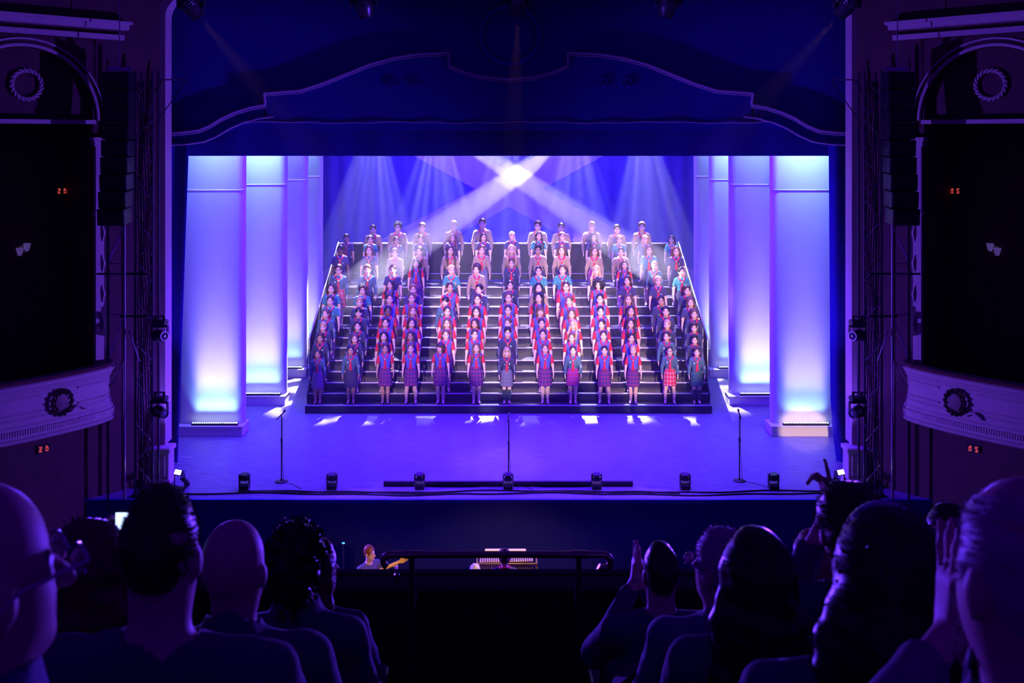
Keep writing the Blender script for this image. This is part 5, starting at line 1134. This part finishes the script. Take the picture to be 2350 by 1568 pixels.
aud('person in a pale check shirt clapping behind the headband wearer', 2344, 1094, 'D', 'plush seat under the clapping person in a check shirt', hair='thin', hc='g', yaw=.25, top=M_shirtg, collar_=True, res=.0068, fz=(1800, .010), wide=1.08, arms={-1: [(-.2, -.015, .905), (-.30, .12, .66), h1], 1: [(.2, -.015, .905), (.16, .2, .66), h2]}, hands={-1: ((.05, .1, 1), (1, 0, 0), (0, .05, .05, .1)), 1: ((-.05, .1, 1), (-1, .2, 0), (.05, .05, .1, .1))})
for px, row, sl in ((705, 'C', 'empty plush seat at the aisle beside the broad dark collarless shirt'), (1545, 'C', 'empty plush seat at the aisle beside the headband wearer')):
    seat(P(px, 1500, ROWS[row][0]).x, row, sl)
ph = P(292, 1228, 3.085); q = empty('phone', ph); tag(q, 'lit phone held up in the circle on the guitarist\'s side', 'phone')
MB().box((0, 0, 0), (.072, .009, .148), bev=.004).build('case', M_blackm, q, origin=Vector((0, 0, 0))); MB().box((0, -.0052, 0), (.066, .001, .138)).build('screen', mat('phone screen', (.3, .4, .6), .2, emit=(.45, .60, 1.0), estr=2.2), q, origin=Vector((0, 0, 0)))

# ------------------------------------------------------------------ pit players
PITZ = -1.45
p = P(1158, 1262, 17.1); singer((p.x, 17.1, PITZ), p.z - PITZ, 'N', 'q', 'd', 1, PI, 'conductor in a dark top with a red neckerchief, back turned, before the vibraphone', 'b', 'trousers', group='pit musicians')
def pitstool(x, Y, lab):
    t = empty('stool', (x, Y, PITZ)); tag(t, lab, 'stool', 'pit stools'); MB().lathe([(.17, .36), (.18, .385), (.17, .41), (.05, .415)], (0, 0, 0), 18).build('stool_top', M_seat, t, smooth=True, origin=Vector((0, 0, 0)))
    for a in (0.8, 2.3, 3.9, 5.5): MB().tube([(.10 * math.cos(a), .10 * math.sin(a), .37), (.17 * math.cos(a), .17 * math.sin(a), 0)], .012, 6).build('leg', M_blackm, t, origin=Vector((0, 0, 0)))
p = P(1090, 1296, 17.6); pitstool(p.x, 17.6, 'low stool under the musician beside the vibraphone'); sitter('musician seated beside the vibraphone, back turned', (p.x, 17.6, PITZ), p.z - PITZ, hair='puff', hc='g', group='pit musicians')
p = P(849, 1253, 18.1); pitstool(p.x, 18.1, 'low stool under the guitarist')
gt = sitter('guitarist in a dark T-shirt looking down at a pale-necked electric guitar', (p.x, 18.1, PITZ), p.z - PITZ, hair='short', hc='r', rz=-2.35, yaw=.25, arms={1: [(.185, -.015, .905), (.29, .06, .68), (.10, .22, .66)], -1: [(-.185, -.015, .905), (-.30, .16, .72), (-.30, .34, .84)]}, hands={-1: ((.1, .2, 1), (.3, -1, 0), (.7, .7, .7, .7)), 1: ((-.8, .5, -.2), (0, -1, -.3), (.4, .4, .4, .4))}, group='pit musicians')
a = P(868, 1311, 17.75); b = P(913, 1291, 17.80); d = (b - a).normalized(); g0 = a - d * .42
gr = empty('electric_guitar', g0); tag(gr, 'electric guitar with a pale maple neck held in the pit', 'guitar'); X = d; Zp = Vector((0, -1, .25)); Yp = Zp.cross(X).normalized(); Zp = X.cross(Yp).normalized(); Mg = Matrix((X, Yp, Zp)).transposed()
def gpart(mb, name, m, sm=False): mb.v = [Mg @ v for v in mb.v]; return mb.build(name, m, gr, smooth=sm, origin=Vector((0, 0, 0)))
out = [(-.20, 0), (-.19, .10), (-.10, .155), (.0, .12), (.08, .12), (.16, .15), (.20, .12), (.13, .05), (.13, -.05), (.19, -.10), (.14, -.135), (.06, -.11), (-.02, -.12), (-.10, -.155), (-.19, -.10)]
def flat(mb, pl, z0, z1): k = len(pl); mb.add([(x, y, z0) for x, y in pl] + [(x, y, z1) for x, y in pl], [tuple(reversed(range(k))), tuple(range(k, 2 * k))] + [(i, (i + 1) % k, k + (i + 1) % k, k + i) for i in range(k)]); return mb
M_maple = mat('maple neck', (.80, .52, .20), .35, var=.1)
gpart(flat(MB(), out, -.022, .022), 'guitar_body', mat('guitar lacquer', (.25, .03, .02), .2)); gpart(flat(MB(), [(-.08, .07), (.10, .08), (.11, -.08), (-.06, -.09)], .022, .026), 'pickguard', M_white)
gpart(MB().box((.46, 0, .018), (.72, .054, .030), bev=.01), 'neck', M_maple); gpart(flat(MB(), [(.82, -.026), (.86, -.045), (.96, -.035), (.985, .0), (.975, .045), (.94, .05), (.85, .045), (.82, .028)], .002, .020), 'headstock', M_maple)
gpart(MB().box((.0, 0, .034), (.02, .07, .012)).box((.08, 0, .034), (.02, .07, .012)), 'pickup', M_blackm)
for i in range(6): gpart(MB().lathe([(.007, 0), (.009, .006), (.005, .014)], (.85 + i * .02, .052, .012), 8, rot('X', -PI / 2)), 'tuning_peg', M_alu)

# ------------------------------------------------------------------ thin stage haze
hz_m = bpy.data.materials.new('stage haze'); hz_m.use_nodes = True; nt = hz_m.node_tree; nt.nodes.remove(nt.nodes['Principled BSDF'])
vs_ = nt.nodes.new('ShaderNodeVolumeScatter'); vs_.inputs['Density'].default_value = 0.0052; vs_.inputs['Anisotropy'].default_value = 0.15; vs_.inputs['Color'].default_value = (1, 1, 1, 1)
nt.links.new(vs_.outputs[0], nt.nodes['Material Output'].inputs['Volume'])
pl_m = hz_m.copy(); pl_m.name = 'added beam smoke'; pl_m.node_tree.nodes['Volume Scatter'].inputs['Density'].default_value = 0.09  # denser smoke added only along the two beams so they show up
for (a_, b_, w0, w1), lab in (((P(1270, 336, 29.45), P(716, 732, 28.68), .36, .62), 'smoke added along the light beam that falls on the guitarist-side rows'), ((P(1065, 336, 29.45), P(1575, 655, 28.85), .34, .58), 'smoke added along the light beam that falls away from the guitarist')):
    o = MB().tube([a_.lerp(b_, i / 8) for i in range(9)], [w0 * .3] + [w0 + (w1 - w0) * i / 8 for i in range(1, 8)] + [w1 * .3], 20).build('added_beam_smoke', pl_m, smooth=True); tag(o, lab, 'smoke', kind='stuff')
hz_o = MB().span((-12.9, 20.3, 0.002), (12.9, 36.9, 12.4)).build('stage_haze', hz_m); tag(hz_o, 'thin theatrical haze hanging over the stage', 'haze', kind='stuff')
